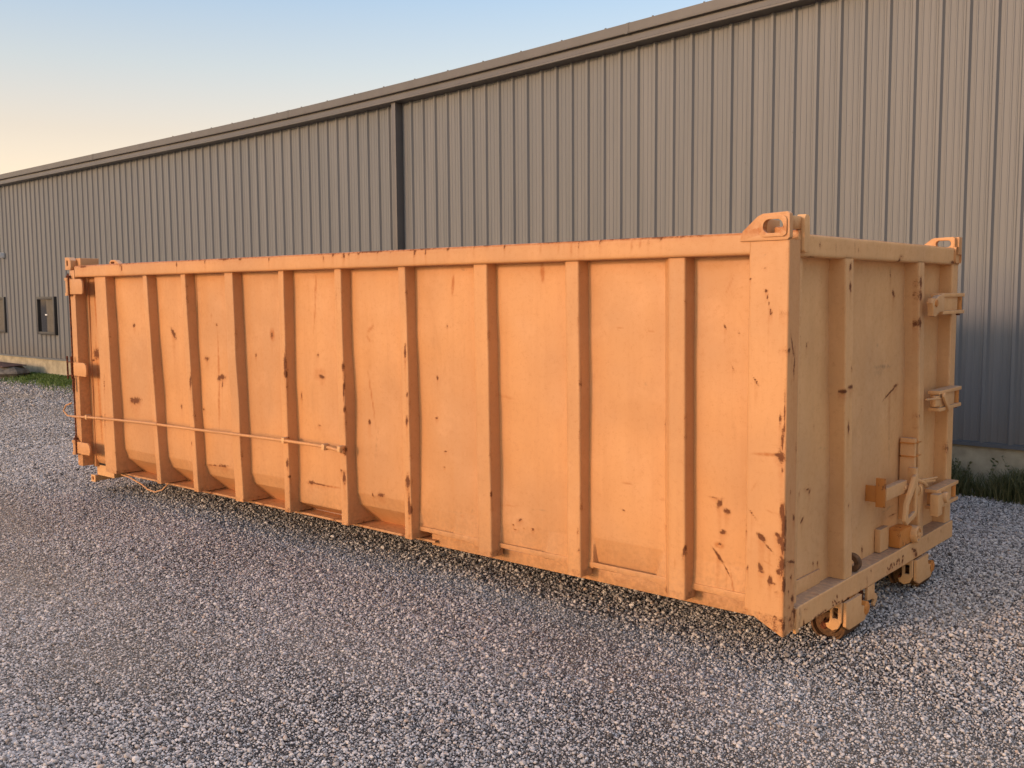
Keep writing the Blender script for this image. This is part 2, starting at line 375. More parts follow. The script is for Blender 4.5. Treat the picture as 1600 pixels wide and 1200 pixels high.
(0,0,-0.113,1.676,118.9,61.6,118.2,-288.3,0,0.8),
(0,0,-0.123,1.73,74.4,38.5,115.7,-288.5,2,0.8),
(0,0,-0.151,1.169,226.8,182.9,21.8,-30.9,0,1),
(0,0,-0.145,1.155,177.2,117.5,34.9,-59,0,0.8),
(0,0,-0.111,0.451,57.8,61,28.6,-29.8,0,1.2),
(0,0,-0.072,0.407,149.1,157.7,27.5,-28.3,0,1),
(0,0,-0.16,0.555,207.8,178.2,16.7,-20.9,0,0.8),
(0,0,-0.115,0.31,82.4,26.1,19.8,-45.8,0,1),
(0,0,-0.108,0.293,64.1,-10.6,1.7,-131.8,0,0.8),
(0,0,-0.067,0.259,88.4,1.5,8.9,-47.9,0,1),
(0,0,-0.048,0.248,81.5,-13.2,3.3,-165.9,0,0.8),
(0,0,-0.179,0.299,174.4,-29.3,0.8,-65.3,0,1),
(0,0,-0.188,0.469,280.8,4.3,4.2,-27.7,0,0.6),
(0,0,-0.03,1.003,163.5,3,3,-38.6,0,1),
(0,0,-0.019,0.903,181.9,3.4,1.6,-17.3,0,1),
(0,0,-0.021,0.836,65.3,1.2,2.9,-28.8,0,1),
(0,0,-0.04,0.84,54.2,1,11.6,-114.8,0,1),
(0,0,-0.086,0.838,14.6,-0.6,7.3,-142.4,1,1.2),
(0,0,-0.014,0.773,217.9,4,7.7,-68.9,0,1),
(0,0,-0.013,0.584,81.4,1.5,3,-21.4,0,1),
(0,0,-0.006,0.512,108.6,2,2,-13.7,0,1),
(0,0,-0.033,0.475,53.1,-47.2,-63.7,-81.4,0,1),
(0,0,-0.02,0.451,64.8,1.2,6.7,-42.5,0,1),
(0,0,-0.007,0.424,108.3,2,4.6,-28.3,0,1),
(0,0,-0.012,0.334,72,1.3,4,-22.6,0,1),
(0,0,-0.024,0.309,80.6,1.5,12.1,-67.6,0,1),
(0,0,-0.001,0.248,129.7,2.4,5.3,-28.2,0,1),
(0,0,0.003,0.055,92.3,1.7,8.1,-37.3,0,1),
(0,0,-0.01,0.082,107.4,2,23.8,-111.8,0,1),
(0,0,-0.06,0.081,211.7,3.7,14.1,-66.6,0,0.7),
(0,0,-0.196,0.104,46.2,-34.5,-121.1,-211.4,0,1),
(0,0,-0.072,0.033,20.6,-14.9,-134.3,-234.3,0,0.8),
(0,0,-0.034,0.212,106.9,1.9,32.5,-168,0,0.7),
(0,0,-0.009,1.019,299.3,5.6,0.4,-5.8,0,0.7),
(0,0,-0.153,0.684,15.2,36.8,243.3,-136.7,1,0.5),
(0,0,-0.066,0.577,26.4,-9.2,-59.4,-291.7,1,0.7),
(0,0,-0.077,0.338,30.4,-16.3,-98.6,-266.7,1,0.7),
(0,0,-3.205,1.813,140.2,-5.4,-1.1,-37.5,0,0.85),
(0,0,-3.108,1.822,98.3,-3.6,-1.9,-63.1,0,0.85),
(0,0,-3.001,1.816,67,-2.3,-1.3,-42.5,0,0.85),
(0,0,-2.951,1.824,101.5,-3.4,-2.4,-77,0,0.85),
(0,0,-2.86,1.827,69,-2.2,-3,-97.1,0,0.85),
(0,0,-2.362,1.813,153.5,-3.6,-1.1,-34.2,0,0.85),
(0,0,-2.345,1.821,168.1,-3.9,-1.7,-51.3,0,0.85),
(0,0,-2.265,1.819,168.1,-3.6,-1.5,-46,0,0.85),
(0,0,-2.082,1.827,81.7,-1.5,-2.9,-84.6,0,0.85),
(0,0,-1.655,1.825,135.4,-1.4,-2.3,-63.5,0,0.85),
(0,0,-1.399,1.814,209.5,-1.2,-1.2,-32.8,1,0.85),
(0,0,-1.335,1.808,212.8,-1,-0.9,-25.7,1,0.85),
(0,0,-1.284,1.81,215.6,-0.8,-1,-27.4,1,0.85),
(0,0,-1.25,1.822,217.4,-0.7,-1.7,-46.7,0,0.85),
(0,0,-1.196,1.806,220.3,-0.5,-0.8,-23.5,1,0.85),
(0,0,-1.147,1.819,223.2,-0.3,-1.5,-39.5,0,0.85),
(0,0,-1.118,1.809,224.7,-0.2,-1,-26.4,1,0.85),
(0,0,-1.082,1.803,226.8,-0.1,-0.8,-21.7,1,0.85),
(0,0,-1.046,1.816,229,0.1,-1.3,-34.3,1,0.85),
(0,0,-1.014,1.826,105.8,0.1,-2.3,-60.2,0,0.85),
(0,0,-0.89,1.812,238.4,0.8,-1.1,-28.8,1,0.85),
(0,0,-0.826,1.814,242.5,1,-1.2,-30.8,1,0.85),
(0,0,-0.777,1.818,245.7,1.3,-1.4,-35.5,1,0.85),
(0,0,-0.726,1.821,249.1,1.5,-1.6,-41.7,0,0.85),
(0,0,-0.675,1.815,252.5,1.8,-1.2,-31.5,1,0.85),
(0,0,-0.657,1.83,116.3,0.9,-3.5,-84.2,0,0.85),
(0,0,-0.544,1.826,261.7,2.5,-2.3,-57,0,0.85),
(0,0,-5.779,1.804,76,-6.4,-0.7,-33,0,0.85),
(0,0,-5.798,1.82,40.4,-3.4,-2.3,-99,0,0.85),
(0,0,-4.952,1.81,101.4,-7.1,-1,-39.8,0,0.85),
(0,0,-4.57,1.817,108.4,-6.8,-1.4,-54.9,0,0.85),
(0,0,-4.126,1.825,40.4,-2.2,-3.1,-114.4,0,0.85),
(0,0,-3.789,1.817,125.1,-6.1,-1.4,-50.6,0,0.85),
(0,0,-2.682,1.825,156.3,-4.5,-2.5,-79.2,0,0.85),
(0,0,-2.567,1.827,110.1,-3,-3.2,-100.2,0,0.85),
(0,0,-1.883,1.828,171.1,-2.5,-3,-86.6,0,0.85),
(0,0,-2.74,1.835,6.8,0.3,0.4,-159.9,0,1),
(0,0,-2.291,1.836,23.4,1.2,0.4,-167.8,0,1),
(0,0,-1.335,1.838,10.7,0.7,0.4,-187.7,0,1),
(0,0,-1.126,1.838,8.2,0.5,0.4,-192.7,0,1),
(0,0,-0.89,1.839,9.4,0.6,0.4,-198.7,0,1),
(0,0,-0.686,1.839,13.9,1,0.5,-204.2,0,1),
(0,0,-0.458,1.84,29.5,2.1,0.5,-210.6,0,1),
(0,0,-1.786,1.837,26.3,1.5,0.4,-177.8,0,1),
(0,0,-4.323,1.831,13.9,0.5,0.3,-137,0,1),
(0,0,-6.426,1.826,14.7,0.2,0.3,-115,0,1),
(1,-0.09,0.306,1.551,47.9,2.1,-0.3,-47.8,0,1),
(1,-0.09,0.3,1.527,71.9,3.1,-0.9,-83.6,0,1),
(1,-0.09,0.394,1.313,126.5,5.8,-3.6,-81.7,0,0.8),
(1,-0.09,0.408,1.331,126,5.8,-12.3,-296.6,0,1),
(1,-0.09,1.473,1.664,92.4,6.9,0.3,-25.7,0,0.6),
(1,-0.09,1.53,1.554,49.4,28,2.7,-45.6,0,1),
(1,-0.09,1.533,0.994,56.5,-155,-5.8,-15.3,0,1.1),
(1,-0.09,1.611,1.028,30.8,-84.4,-19.6,-53.2,0,1),
(1,-0.09,1.403,1.151,8,2.4,-2.6,-92.9,2,0.9),
(1,-0.09,1.347,1.129,13.1,0.9,-3,-47,2,0.5),
(1,-0.09,1.318,1.272,70.6,4.9,-4.2,-94.9,2,0.6),
(1,-0.09,0.389,0.465,84.2,-106.9,-22,-57.9,0,1),
(1,-0.09,0.441,0.608,25.1,-9.7,-51.4,-223,0,0.8),
(1,-0.09,0.464,0.592,90,4.2,-12.4,-78.6,0,0.8),
(1,-0.09,0.355,0.599,107.3,-41.3,-12.4,-52.7,0,0.7),
(1,-0.09,0.774,0.295,81.7,4.4,-23.2,-118.9,0,1),
(1,-0.09,0.519,0.221,110.2,5.3,-16.5,-76.9,0,1),
(1,-0.09,0.573,0.213,108.4,5.3,-16.3,-76.3,0,1),
(1,-0.09,0.463,0.14,21.7,22.9,4.2,-189.2,0,1),
(1,-0.09,0.41,0.165,91.1,4.1,-14.2,-62.4,0,0.8),
(1,-0.09,0.462,0.153,53.8,2.5,-50.2,-221.1,0,1),
(1,-0.09,1.618,0.274,17.9,23.1,7.4,-205.3,0,0.7),
(1,-0.09,1.542,0.324,7.7,11.4,17.6,-195.7,2,0.9),
(1,-0.09,1.161,0.159,73.1,4.7,-8.2,-40.1,0,0.7),
(1,-0.09,1.534,0.715,90.4,6.7,-1.1,-9.1,2,0.6),
(1,-0.09,1.093,0.94,102.2,6.5,-9,-96.8,0,0.5),
(1,-0.09,0.486,0.918,89.8,4.3,-28,-264.5,0,0.5),
(1,-0.09,0.605,0.793,18.5,0.9,-25.5,-206.8,2,0.5),
(1,-0.09,1.211,1.207,54.5,3.7,-7.8,-144.2,0,0.4),
(1,0,0.046,1.331,139.8,50.1,0.3,-15.7,0,0.9),
(1,0,0.069,1.244,136.7,-10.7,-1.3,-15.8,0,0.9),
(1,0,0.014,1.31,74.7,-27.5,-12.5,-99.4,0,1),
(1,0,-0.006,1.474,78,3.2,-1.4,-71.1,0,0.5),
(1,0,0.08,0.34,15.8,-2.6,-42,-167.1,0,1.1),
(1,0,0.092,0.543,74.6,3.1,-12,-67.4,0,1),
(1,0,0.076,0.269,99.6,4.1,-15,-66.8,0,0.8),
(1,0,0.094,0.166,49.4,2.1,-16,-66.4,0,0.9),
(1,0,0.11,0.101,49.1,2.1,-20.8,-82.5,0,1),
(1,0,0.062,0.129,74.9,3.1,-20.8,-83.3,0,0.7),
(1,0,0.071,0.072,74.6,3.1,-21.4,-83,0,1),
(1,0,0.052,0.206,125.4,5.1,-26.4,-111.5,0,1),
(1,0,0.105,0.863,135.6,5.8,-5.2,-42.6,0,0.6),
(1,0,0.053,0.665,126.1,5.2,-9,-56.8,0,0.6),
(1,0,0.622,1.402,63.5,3.7,-2.3,-80.1,0,1),
(1,0,0.736,1.092,27.2,1.6,-7.9,-103.7,0,1),
(1,0,0.673,1.075,83.1,4.9,-8.3,-104.6,0,1),
(1,0,0.692,1.689,61.8,-24.1,-2.8,-52.8,0,1),
(1,0,0.698,1.592,77.7,4.7,0,-39.8,0,1),
(1,0,0.716,0.891,87.7,5.2,-3.7,-34.4,0,1),
(1,0,0.623,1.524,105.9,6.1,-1.7,-160.8,0,1),
(1,0,0.739,1.188,111.2,6.7,-3.2,-52,0,0.6),
(1,0,0.795,0.405,108.6,6.6,-10.8,-60.2,0,0.7),
(1,0,0.588,0.183,25.4,1.4,-13.6,-61.5,1,1.3),
(1,0,0.58,0.191,50.9,2.8,-27,-123.3,0,1),
(1,0,0.653,0.166,49.7,2.8,-26.9,-121.8,0,1),
(1,0,0.74,0.49,110.4,6.6,-17.1,-101.4,0,0.7),
(1,0,1.719,1.614,58,5.1,0.1,-30.6,0,1),
(1,0,1.726,1.542,46.3,4.1,-0.2,-34.3,0,1),
(1,0,1.729,1.385,57.8,5.1,-0.9,-34.1,0,1),
(1,0,1.766,0.846,83.1,7.3,-4.4,-44.6,0,0.5),
(1,0,1.652,0.79,10.3,-0.7,-18.9,-150.5,1,1.4),
(1,0,1.685,0.776,18.3,-1.2,-21.4,-168.5,0,1),
(1,0,1.698,0.756,31,2.7,-10,-89.6,0,0.8),
(1,0,1.589,0.658,6.7,-0.5,-26.2,-181.3,1,1.5),
(1,0,1.537,0.664,10.6,-0.7,-33,-228.2,0,1),
(1,0,1.595,0.587,6,0.5,-2.3,-16.9,1,0.75),
(1,0,1.612,1.261,23.8,2,-1.5,-34.5,1,0.7),
(1,0,1.666,1.375,42.7,72.4,36.5,-213.1,0,0.7),
(1,0,1.391,1.731,67.7,5.4,1.1,-57.9,0,0.9),
(1,0,1.418,1.759,33.6,2.7,3.4,-144.2,0,0.7),
(1,0,0.81,1.774,109.4,7,1.7,-63.1,0,0.5),
(1,0,0.285,1.727,17.7,-3.6,-5.1,-243.6,0,0.8),
(1,0,0.205,1.794,132.6,6.2,1.7,-49.7,0,0.5),
(1,0,0.346,1.784,126.6,6.4,1.8,-56.6,0,0.5),
(1,0,0.531,1.781,119.3,6.7,1.7,-54.9,0,0.4),
(1,0,0.767,1.791,110.8,6.9,1.2,-39.7,0,0.4),
(1,0,2.311,1.741,19.9,2.1,3.2,-170.9,0,1),
(1,0,2.276,1.232,73.1,7.5,-1.6,-36.2,0,0.6),
(1,0,2.33,0.588,66,6.8,-3.8,-30.9,0,0.6),
(1,0,0.347,0.007,124,6,-40.8,-158.5,0,1),
(1,0,0.361,0.01,113.2,5.5,-40.6,-158.2,0,1),
(1,0,0.384,0.01,103.7,5.1,-31,-121.3,0,1),
(1,0,0.398,0.01,139.6,103.5,-12.3,-122.2,0,1),
(1,0,0.421,0.01,89.1,-91.8,-48.2,-118.8,0,1),
(1,0,0.443,0.011,88.5,-91.4,-46,-113.8,0,1),
(1,0,0.474,0.013,65.6,3.4,-52.1,-207.4,0,1),
(1,0,0.505,-0.008,64.9,3.4,-52.3,-206.2,0,1),
(1,0,0.557,0.034,106.5,5.7,-47,-192.1,0,1),
(1,0,0.566,0.016,79.7,4.3,-42.1,-170.5,0,1),
(1,0,0.589,0.03,121.9,113,-4.4,-85.7,0,1),
(1,0,0.605,0.016,78.7,4.3,-41.6,-169.5,0,1),
(1,0,0.637,0.015,69.9,42.7,-35.9,-265,0,1),
(1,0,0.678,0.011,90.5,-37.9,-31.3,-99.5,0,1),
(1,0,0.695,-0.01,57.3,62.6,-1.9,-171.3,0,1),
(1,0,0.752,0.007,40,50.6,8.4,-200.4,0,1),
(1,0,0.611,0.05,114.3,6.3,-24.4,-101.7,0,1),
(1,0,1.305,0.043,79.2,5.8,-33.5,-153.8,0,1),
(1,0,1.335,0.033,36,-155.7,-37.2,-72,0,1),
(1,0,1.354,0.051,53.1,-119,-25.5,-60.5,0,1),
(1,0,1.374,0.035,99.8,50.1,-13.7,-89.6,0,1),
(1,0,1.404,0.044,97.6,41.5,-14.7,-89.8,0,1),
(1,0,1.444,0.037,82.6,6.4,-44.8,-209,0,1),
(1,0,1.453,0.051,66.6,-77.8,-24.4,-71.6,0,1),
(1,0,1.483,0.052,93.4,28.4,-15.1,-84,0,1),
(1,0,1.496,0.027,88.9,7,-28.9,-134.9,0,0.7),
(1,0,1.536,0.034,75.2,-43.9,-18.9,-66,0,1),
(1,0,1.544,0.062,46.4,-106.2,-48.3,-118.1,0,1),
(1,0,1.297,0.023,93.8,6.9,-24.5,-110.8,1,1),
(1,0,1.736,0.056,30.6,2.6,-17.8,-87.3,0,1),
(1,0,1.76,0.028,40.2,-18.8,-17.2,-64.5,0,1),
(1,0,1.702,0.071,46.3,3.9,-35.5,-175.4,0,1),
(1,0,0.269,-0.016,69.9,3.2,-21.2,-80.1,0,1),
(1,0,0.225,0.011,94.6,4.3,-14.1,-53.9,0,1),
(1,0,0.243,0.077,47,2.1,-73.5,-293.7,0,0.7),
(1,0,0.393,0.122,122.4,6.1,-15,-63.2,0,0.5),
(1,0,1.007,0.049,101.7,6.7,-10.9,-48.1,0,0.6),
(1,0,0.922,-0,95.5,6.1,-11.5,-48.5,0,0.8),
(1,0,1.059,0.083,100.3,6.8,-21,-95.5,0,0.6),
(1,0,2.207,0.082,74.1,7.3,-15.5,-82.4,0,0.5),
(1,0,1.969,0.08,78.6,7.2,-16.5,-84.8,0,0.5)]
SP = np.array(SPOTS, dtype=float)
def wear(co):
    out = np.zeros((len(co), 4), dtype=np.float32); out[:, 3] = 1
    for pl, pos, a, bz, m00, m01, m10, m11, k, st in SP:
        if pl == 0: u = co[:, 0]-a; d = np.abs(co[:, 1]-pos)
        else: u = co[:, 1]-a; d = np.abs(co[:, 0]-pos)
        v = co[:, 2]-bz
        tol = .022 if pl == 0 else .045
        if pl == 0 and abs(pos-.03) < .005: tol = .016
        near = (np.abs(u) < .5) & (np.abs(v) < .6) & (d < tol)
        if not near.any(): continue
        i = np.nonzero(near)[0]
        n = np.hypot(m00*u[i]+m01*v[i], m10*u[i]+m11*v[i])
        f = st*(1.0-.60*n)
        if k == 0 and m11*0 == 0 and abs(m11) > 8:          # soft orange run-off below each rust mark
            tt = np.clip(-v[i]*abs(m11)/7.0, 0, None)
            g_ = .55*st*np.clip(1-(np.abs(u[i])*abs(m00)*.75)**2-tt, 0, 1)*(v[i] < .004)
            out[i, 1] = np.maximum(out[i, 1], g_)
        if k == 0: f = np.clip(f, 0, 1.1)
        else: f = np.clip(st*(1-(n/1.35)**2), 0, 1)
        ch = int(k); out[i, ch] = np.maximum(out[i, ch], f)
    x, y, z = co[:, 0], co[:, 1], co[:, 2]
    nz = np.sin(x*23+np.sin(x*9)*2)*np.sin(x*61+1.3)+.6*np.sin(x*140+y*90)
    top = (z > 1.829) & (z < 1.86) & (y < 2.5)                       # rubbed top edge of the rails
    ns = np.sin(x*5.3+1.7*np.sin(x*2.1))*.5+.5
    out[top, 0] = np.maximum(out[top, 0], np.clip(.10+.34*ns[top]+.05*nz[top], 0, .6)); out[top, 1] = 1.0; rl = (z > 1.80) & (z <= 1.829) & (np.abs(y) < .004) & (x < -.2); out[rl, 1] = np.maximum(out[rl, 1], .38*(z[rl]-1.80)/.029*(.4+.6*ns[rl]))
    low = (z < .10) & (z > .0) & (y < .2)
    out[low, 0] = np.maximum(out[low, 0], np.clip(.20+.22*nz[low], 0, .55))
    out[low, 2] = np.maximum(out[low, 2], .45)
    for k, (xt, xb_, wd, ramp) in enumerate(RIBS):                   # chafed outer edges of the ribs
        xe = xb_+(xt-xb_)*(z-.066)/1.673
        e = (np.abs(x-xe) < .009) & (y < .05) & (y > .02) & (z < 1.73) & (x < -.3)
        q = np.sin(z*(9+k*.7)+k*2.1)*np.sin(z*(3.1+k*.3)+k)+.35*np.sin(z*57+k)
        out[e, 0] = np.maximum(out[e, 0], np.clip(-.06+.33*q[e], 0, .5))
    e = (y > .02) & (y < .06) & (z < .30) & (z > .06) & (x < -.3); out[e, 2] = np.maximum(out[e, 2], .3*(1-(z[e]-.06)/.24))
    e = (np.abs(y-PYW) < .03) & (z < .45) & (x < -.19); out[e, 2] = np.maximum(out[e, 2], .42*np.clip(1-(z[e]-.05)/.38, 0, 1)**1.5)
    return out

# ------------------------------------------------------------------ mesh helper
class MB:
    def __init__(s): s.v = []; s.f = []; s.n = 0
    def add(s, vs_, fs_):
        vs_ = [tuple(map(float, x)) for x in vs_]
        s.v += vs_; s.f += [tuple(i+s.n for i in f) for f in fs_]; s.n += len(vs_); return s
    def box(s, x0, x1, y0, y1, z0, z1, bev=.004):
        bm = bmesh.new(); bmesh.ops.create_cube(bm, size=1)
        for v in bm.verts: v.co = Vector(((x0+x1)/2+v.co.x*(x1-x0), (y0+y1)/2+v.co.y*(y1-y0), (z0+z1)/2+v.co.z*(z1-z0)))
        if bev: bmesh.ops.bevel(bm, geom=bm.edges[:], offset=min(bev, .4*min(x1-x0, y1-y0, z1-z0)), segments=2, affect='EDGES', profile=.6)
        return s.bm(bm)
    def bm(s, bm, mat=None):
        if mat is not None: bm.transform(mat)
        bm.verts.index_update(); vs_ = [v.co[:] for v in bm.verts]; fs_ = [tuple(v.index for v in f.verts) for f in bm.faces]
        bm.free(); return s.add(vs_, fs_)
    def obox(s, c, size, rot=(0, 0, 0), bev=.004):
        bm = bmesh.new(); bmesh.ops.create_cube(bm, size=1)
        for v in bm.verts: v.co = Vector([v.co[i]*size[i] for i in range(3)])
        if bev: bmesh.ops.bevel(bm, geom=bm.edges[:], offset=min(bev, .4*min(size)), segments=2, affect='EDGES', profile=.6)
        from mathutils import Euler
        return s.bm(bm, Matrix.Translation(c) @ Euler(rot).to_matrix().to_4x4())
    def tube(s, pts, r, n=10, caps=True):
        pts = [Vector(p) for p in pts]; rings = []
        rr = r if hasattr(r, '__len__') else [r]*len(pts)
        prev = None; base = s.n; vs_ = []; fs_ = []
        for i, p in enumerate(pts):
            d = (pts[min(i+1, len(pts)-1)]-pts[max(i-1, 0)]).normalized()
            a = Vector((0, 0, 1)) if abs(d.z) < .9 else Vector((1, 0, 0))
            if prev is not None: a = prev
            x = (a-d*a.dot(d)).normalized(); y = d.cross(x); prev = x
            for k in range(n):
                t = 2*math.pi*k/n; vs_.append(p+x*math.cos(t)*rr[i]+y*math.sin(t)*rr[i])
        for i in range(len(pts)-1):
            for k in range(n): fs_.append((i*n+k, i*n+(k+1) % n, (i+1)*n+(k+1) % n, (i+1)*n+k))
        if caps: fs_.append(tuple(range(n-1, -1, -1))); fs_.append(tuple((len(pts)-1)*n+k for k in range(n)))
        return s.add(vs_, fs_)
    def lathe(s, prof, c, axis='Y', n=40):   # prof: (r, t) along axis
        vs_ = []; fs_ = []
        for (r, t) in prof:
            for k in range(n):
                a = 2*math.pi*k/n; p = (r*math.cos(a), t, r*math.sin(a)) if axis == 'Y' else ((t, r*math.cos(a), r*math.sin(a)) if axis == 'X' else (r*math.cos(a), r*math.sin(a), t))
                vs_.append((c[0]+p[0], c[1]+p[1], c[2]+p[2]))
        for i in range(len(prof)-1):
            for k in range(n): fs_.append((i*n+k, i*n+(k+1) % n, (i+1)*n+(k+1) % n, (i+1)*n+k))
        return s.add(vs_, fs_)
    def prism(s, poly, a0, a1, plane='XZ', bev=.003, hole=None):
        # poly 2D outline extruded along the third axis, optional hole outline (same winding count not needed)
        bm = bmesh.new()
        def P(u, v, a): return {'XZ': (u, a, v), 'YZ': (a, u, v), 'XY': (u, v, a)}[plane]
        vv = [bm.verts.new(P(u, v, a0)) for u, v in poly]
        ed = [bm.edges.new((vv[i], vv[(i+1) % len(vv)])) for i in range(len(vv))]
        if hole:
            hv = [bm.verts.new(P(u, v, a0)) for u, v in hole]
            ed += [bm.edges.new((hv[i], hv[(i+1) % len(hv)])) for i in range(len(hv))]
            bmesh.ops.triangle_fill(bm, use_beauty=True, edges=ed)
        else: bm.faces.new(vv)
        g = bmesh.ops.extrude_face_region(bm, geom=bm.faces[:])
        dv = Vector(P(0, 0, a1))-Vector(P(0, 0, a0))
        for v in [x for x in g['geom'] if isinstance(x, bmesh.types.BMVert)]: v.co += dv
        bmesh.ops.recalc_face_normals(bm, faces=bm.faces[:])
        if bev:
            ee = [e for e in bm.edges if len(e.link_faces) == 2 and e.calc_face_angle(0) > .9]
            bmesh.ops.bevel(bm, geom=ee, offset=bev, segments=2, affect='EDGES', profile=.6)
        return s.bm(bm)
    def grid(s, fn, us, vs2):
        us = list(us); vs2 = list(vs2); nu = len(us); nv_ = len(vs2)
        pts = [fn(u, v) for u in us for v in vs2]
        fs_ = [(i*nv_+j, (i+1)*nv_+j, (i+1)*nv_+j+1, i*nv_+j+1) for i in range(nu-1) for j in range(nv_-1)]
        return s.add(pts, fs_)
def fillet(poly, r, seg=3, closed=False):
    out = []; n = len(poly)
    for i in range(n):
        p = Vector(poly[i])
        if not closed and i in (0, n-1): out.append(tuple(p)); continue
        a = Vector(poly[i-1]); c_ = Vector(poly[(i+1) % n])
        da = (a-p); dc = (c_-p); rr = min(r, da.length*.45, dc.length*.45); da.normalize(); dc.normalize()
        for k in range(seg+1):
            t = k/seg; q0 = p+da*rr*(1-t); q1 = p+dc*rr*t
            out.append(tuple(q0*(1-t)+q1*t))
    return out
def densify(poly, step, closed=False):
    out = []
    n = len(poly)
    for i in range(n if closed else n-1):
        a = Vector(poly[i]); b_ = Vector(poly[(i+1) % n]); k = max(1, int((b_-a).length/step+.5))
        for j in range(k): out.append(tuple(a.lerp(b_, j/k)))
    if not closed: out.append(tuple(poly[-1]))
    return out
def link(name, me, mat, parent=None, smooth=35):
    me.materials.append(mat)
    ob = bpy.data.objects.new(name, me); COL.objects.link(ob)
    if parent is not None:
        base = parent
        off = Vector((0, 0, 0))
        while base is not None: off += Vector(base.location); base = base.parent
        me.transform(Matrix.Translation(-off)); ob.parent = parent
    if smooth:
        me.shade_smooth()
        try: me.set_sharp_from_angle(angle=R(smooth))
        except Exception: pass
    return ob
def build(mb, name, mat, parent=None, dowear=False, smooth=35, origin=None):
    me = bpy.data.meshes.new(name); me.from_pydata(mb.v, [], mb.f); me.update()
    if dowear:
        at = me.attributes.new('wear', 'FLOAT_COLOR', 'POINT')
        at.data.foreach_set('color', wear(np.array(mb.v)).ravel())
    if parent is None and origin is not None:
        me.transform(Matrix.Translation(-Vector(origin)))
    ob = link(name, me, mat, parent, smooth)
    if parent is None and origin is not None: ob.location = origin
    return ob
def thing(name, loc, label, cat, group=None):
    o_ = bpy.data.objects.new(name, None); COL.objects.link(o_); o_.location = loc; o_.empty_display_size = .2
    o_['label'] = label; o_['category'] = cat
    if group: o_['group'] = group
    return o_
def tag(o_, label=None, cat=None, kind=None, group=None):
    if label: o_['label'] = label
    if cat: o_['category'] = cat
    if kind: o_['kind'] = kind
    if group: o_['group'] = group
    return o_

# ------------------------------------------------------------------ ground
def dustf(x, y):
    d = np.zeros_like(np.asarray(x, dtype=float))
    for (px_, py_, qx, qy, w_, s_) in DUST:
        dx, dy = qx-px_, qy-py_; L2 = dx*dx+dy*dy
        t = np.clip(((x-px_)*dx+(y-py_)*dy)/L2, 0, 1); r = np.hypot(x-px_-t*dx, (y-py_-t*dy)*1.15)
        d = np.maximum(d, s_*np.exp(-(r/w_)**2))
    d = np.maximum(d, .42*np.clip((-8-x)/4, 0, 1))
    wob = .75+.35*np.sin(x*1.9+1.3*np.sin(y*2.7))*np.sin(y*3.1+x*.6)
    return np.clip(d*wob, 0, 1)
DUST = [(-17.0, 1.6, -5.8, -1.2, .55, .95), (-13.5, -.6, -5.0, -2.3, .40, .6), (-5.8, -1.2, -2.6, -1.9, .6, .45), (-19.0, 3.6, -15.5, 3.3, .6, .7), (.6, -1.4, 1.9, -.2, .75, .50)]
def gdip(x, y):
    return -.076*np.exp(-((x-.3)/2.8)**2-((y-.4)/2.5)**2)
def gh(x, y):
    return GZ + float(gdip(x, y)) + .012*math.sin(x*.9+1.3)*math.sin(y*.8+.4) + .006*math.sin(x*2.3+y*1.7)
mb = MB()
xs = sorted(set([-300, -120, -60, -35] + [round(-25+.25*i, 3) for i in range(0, 133)] + [14, 30, 80, 300]))
ys = sorted(set([-300, -100, -40, -15] + [round(-8+.25*i, 3) for i in range(0, 65)] + [12, 40, 120, 300]))
mb.grid(lambda x, y: (x, y, gh(x, y) if (-25 < x < 8 and -8 < y < 8) else GZ), xs, ys)
ground = build(mb, "ground", GROUND); tag(ground, kind='structure')
gv = np.array(mb.v); bare = ((gv[:, 0] > -21.4) & (gv[:, 0] < 3.1) & (gv[:, 1] > -2.5) & (gv[:, 1] < 5.4)).astype(np.float32)
ga = ground.data.attributes.new('bare', 'FLOAT', 'POINT'); ga.data.foreach_set('value', bare)
ga = ground.data.attributes.new('dust', 'FLOAT', 'POINT'); ga.data.foreach_set('value', dustf(gv[:, 0], gv[:, 1]).astype(np.float32))
for pl_ in ground.data.polygons:
    pass
ground.data.flip_normals() if ground.data.polygons[0].normal.z < 0 else None

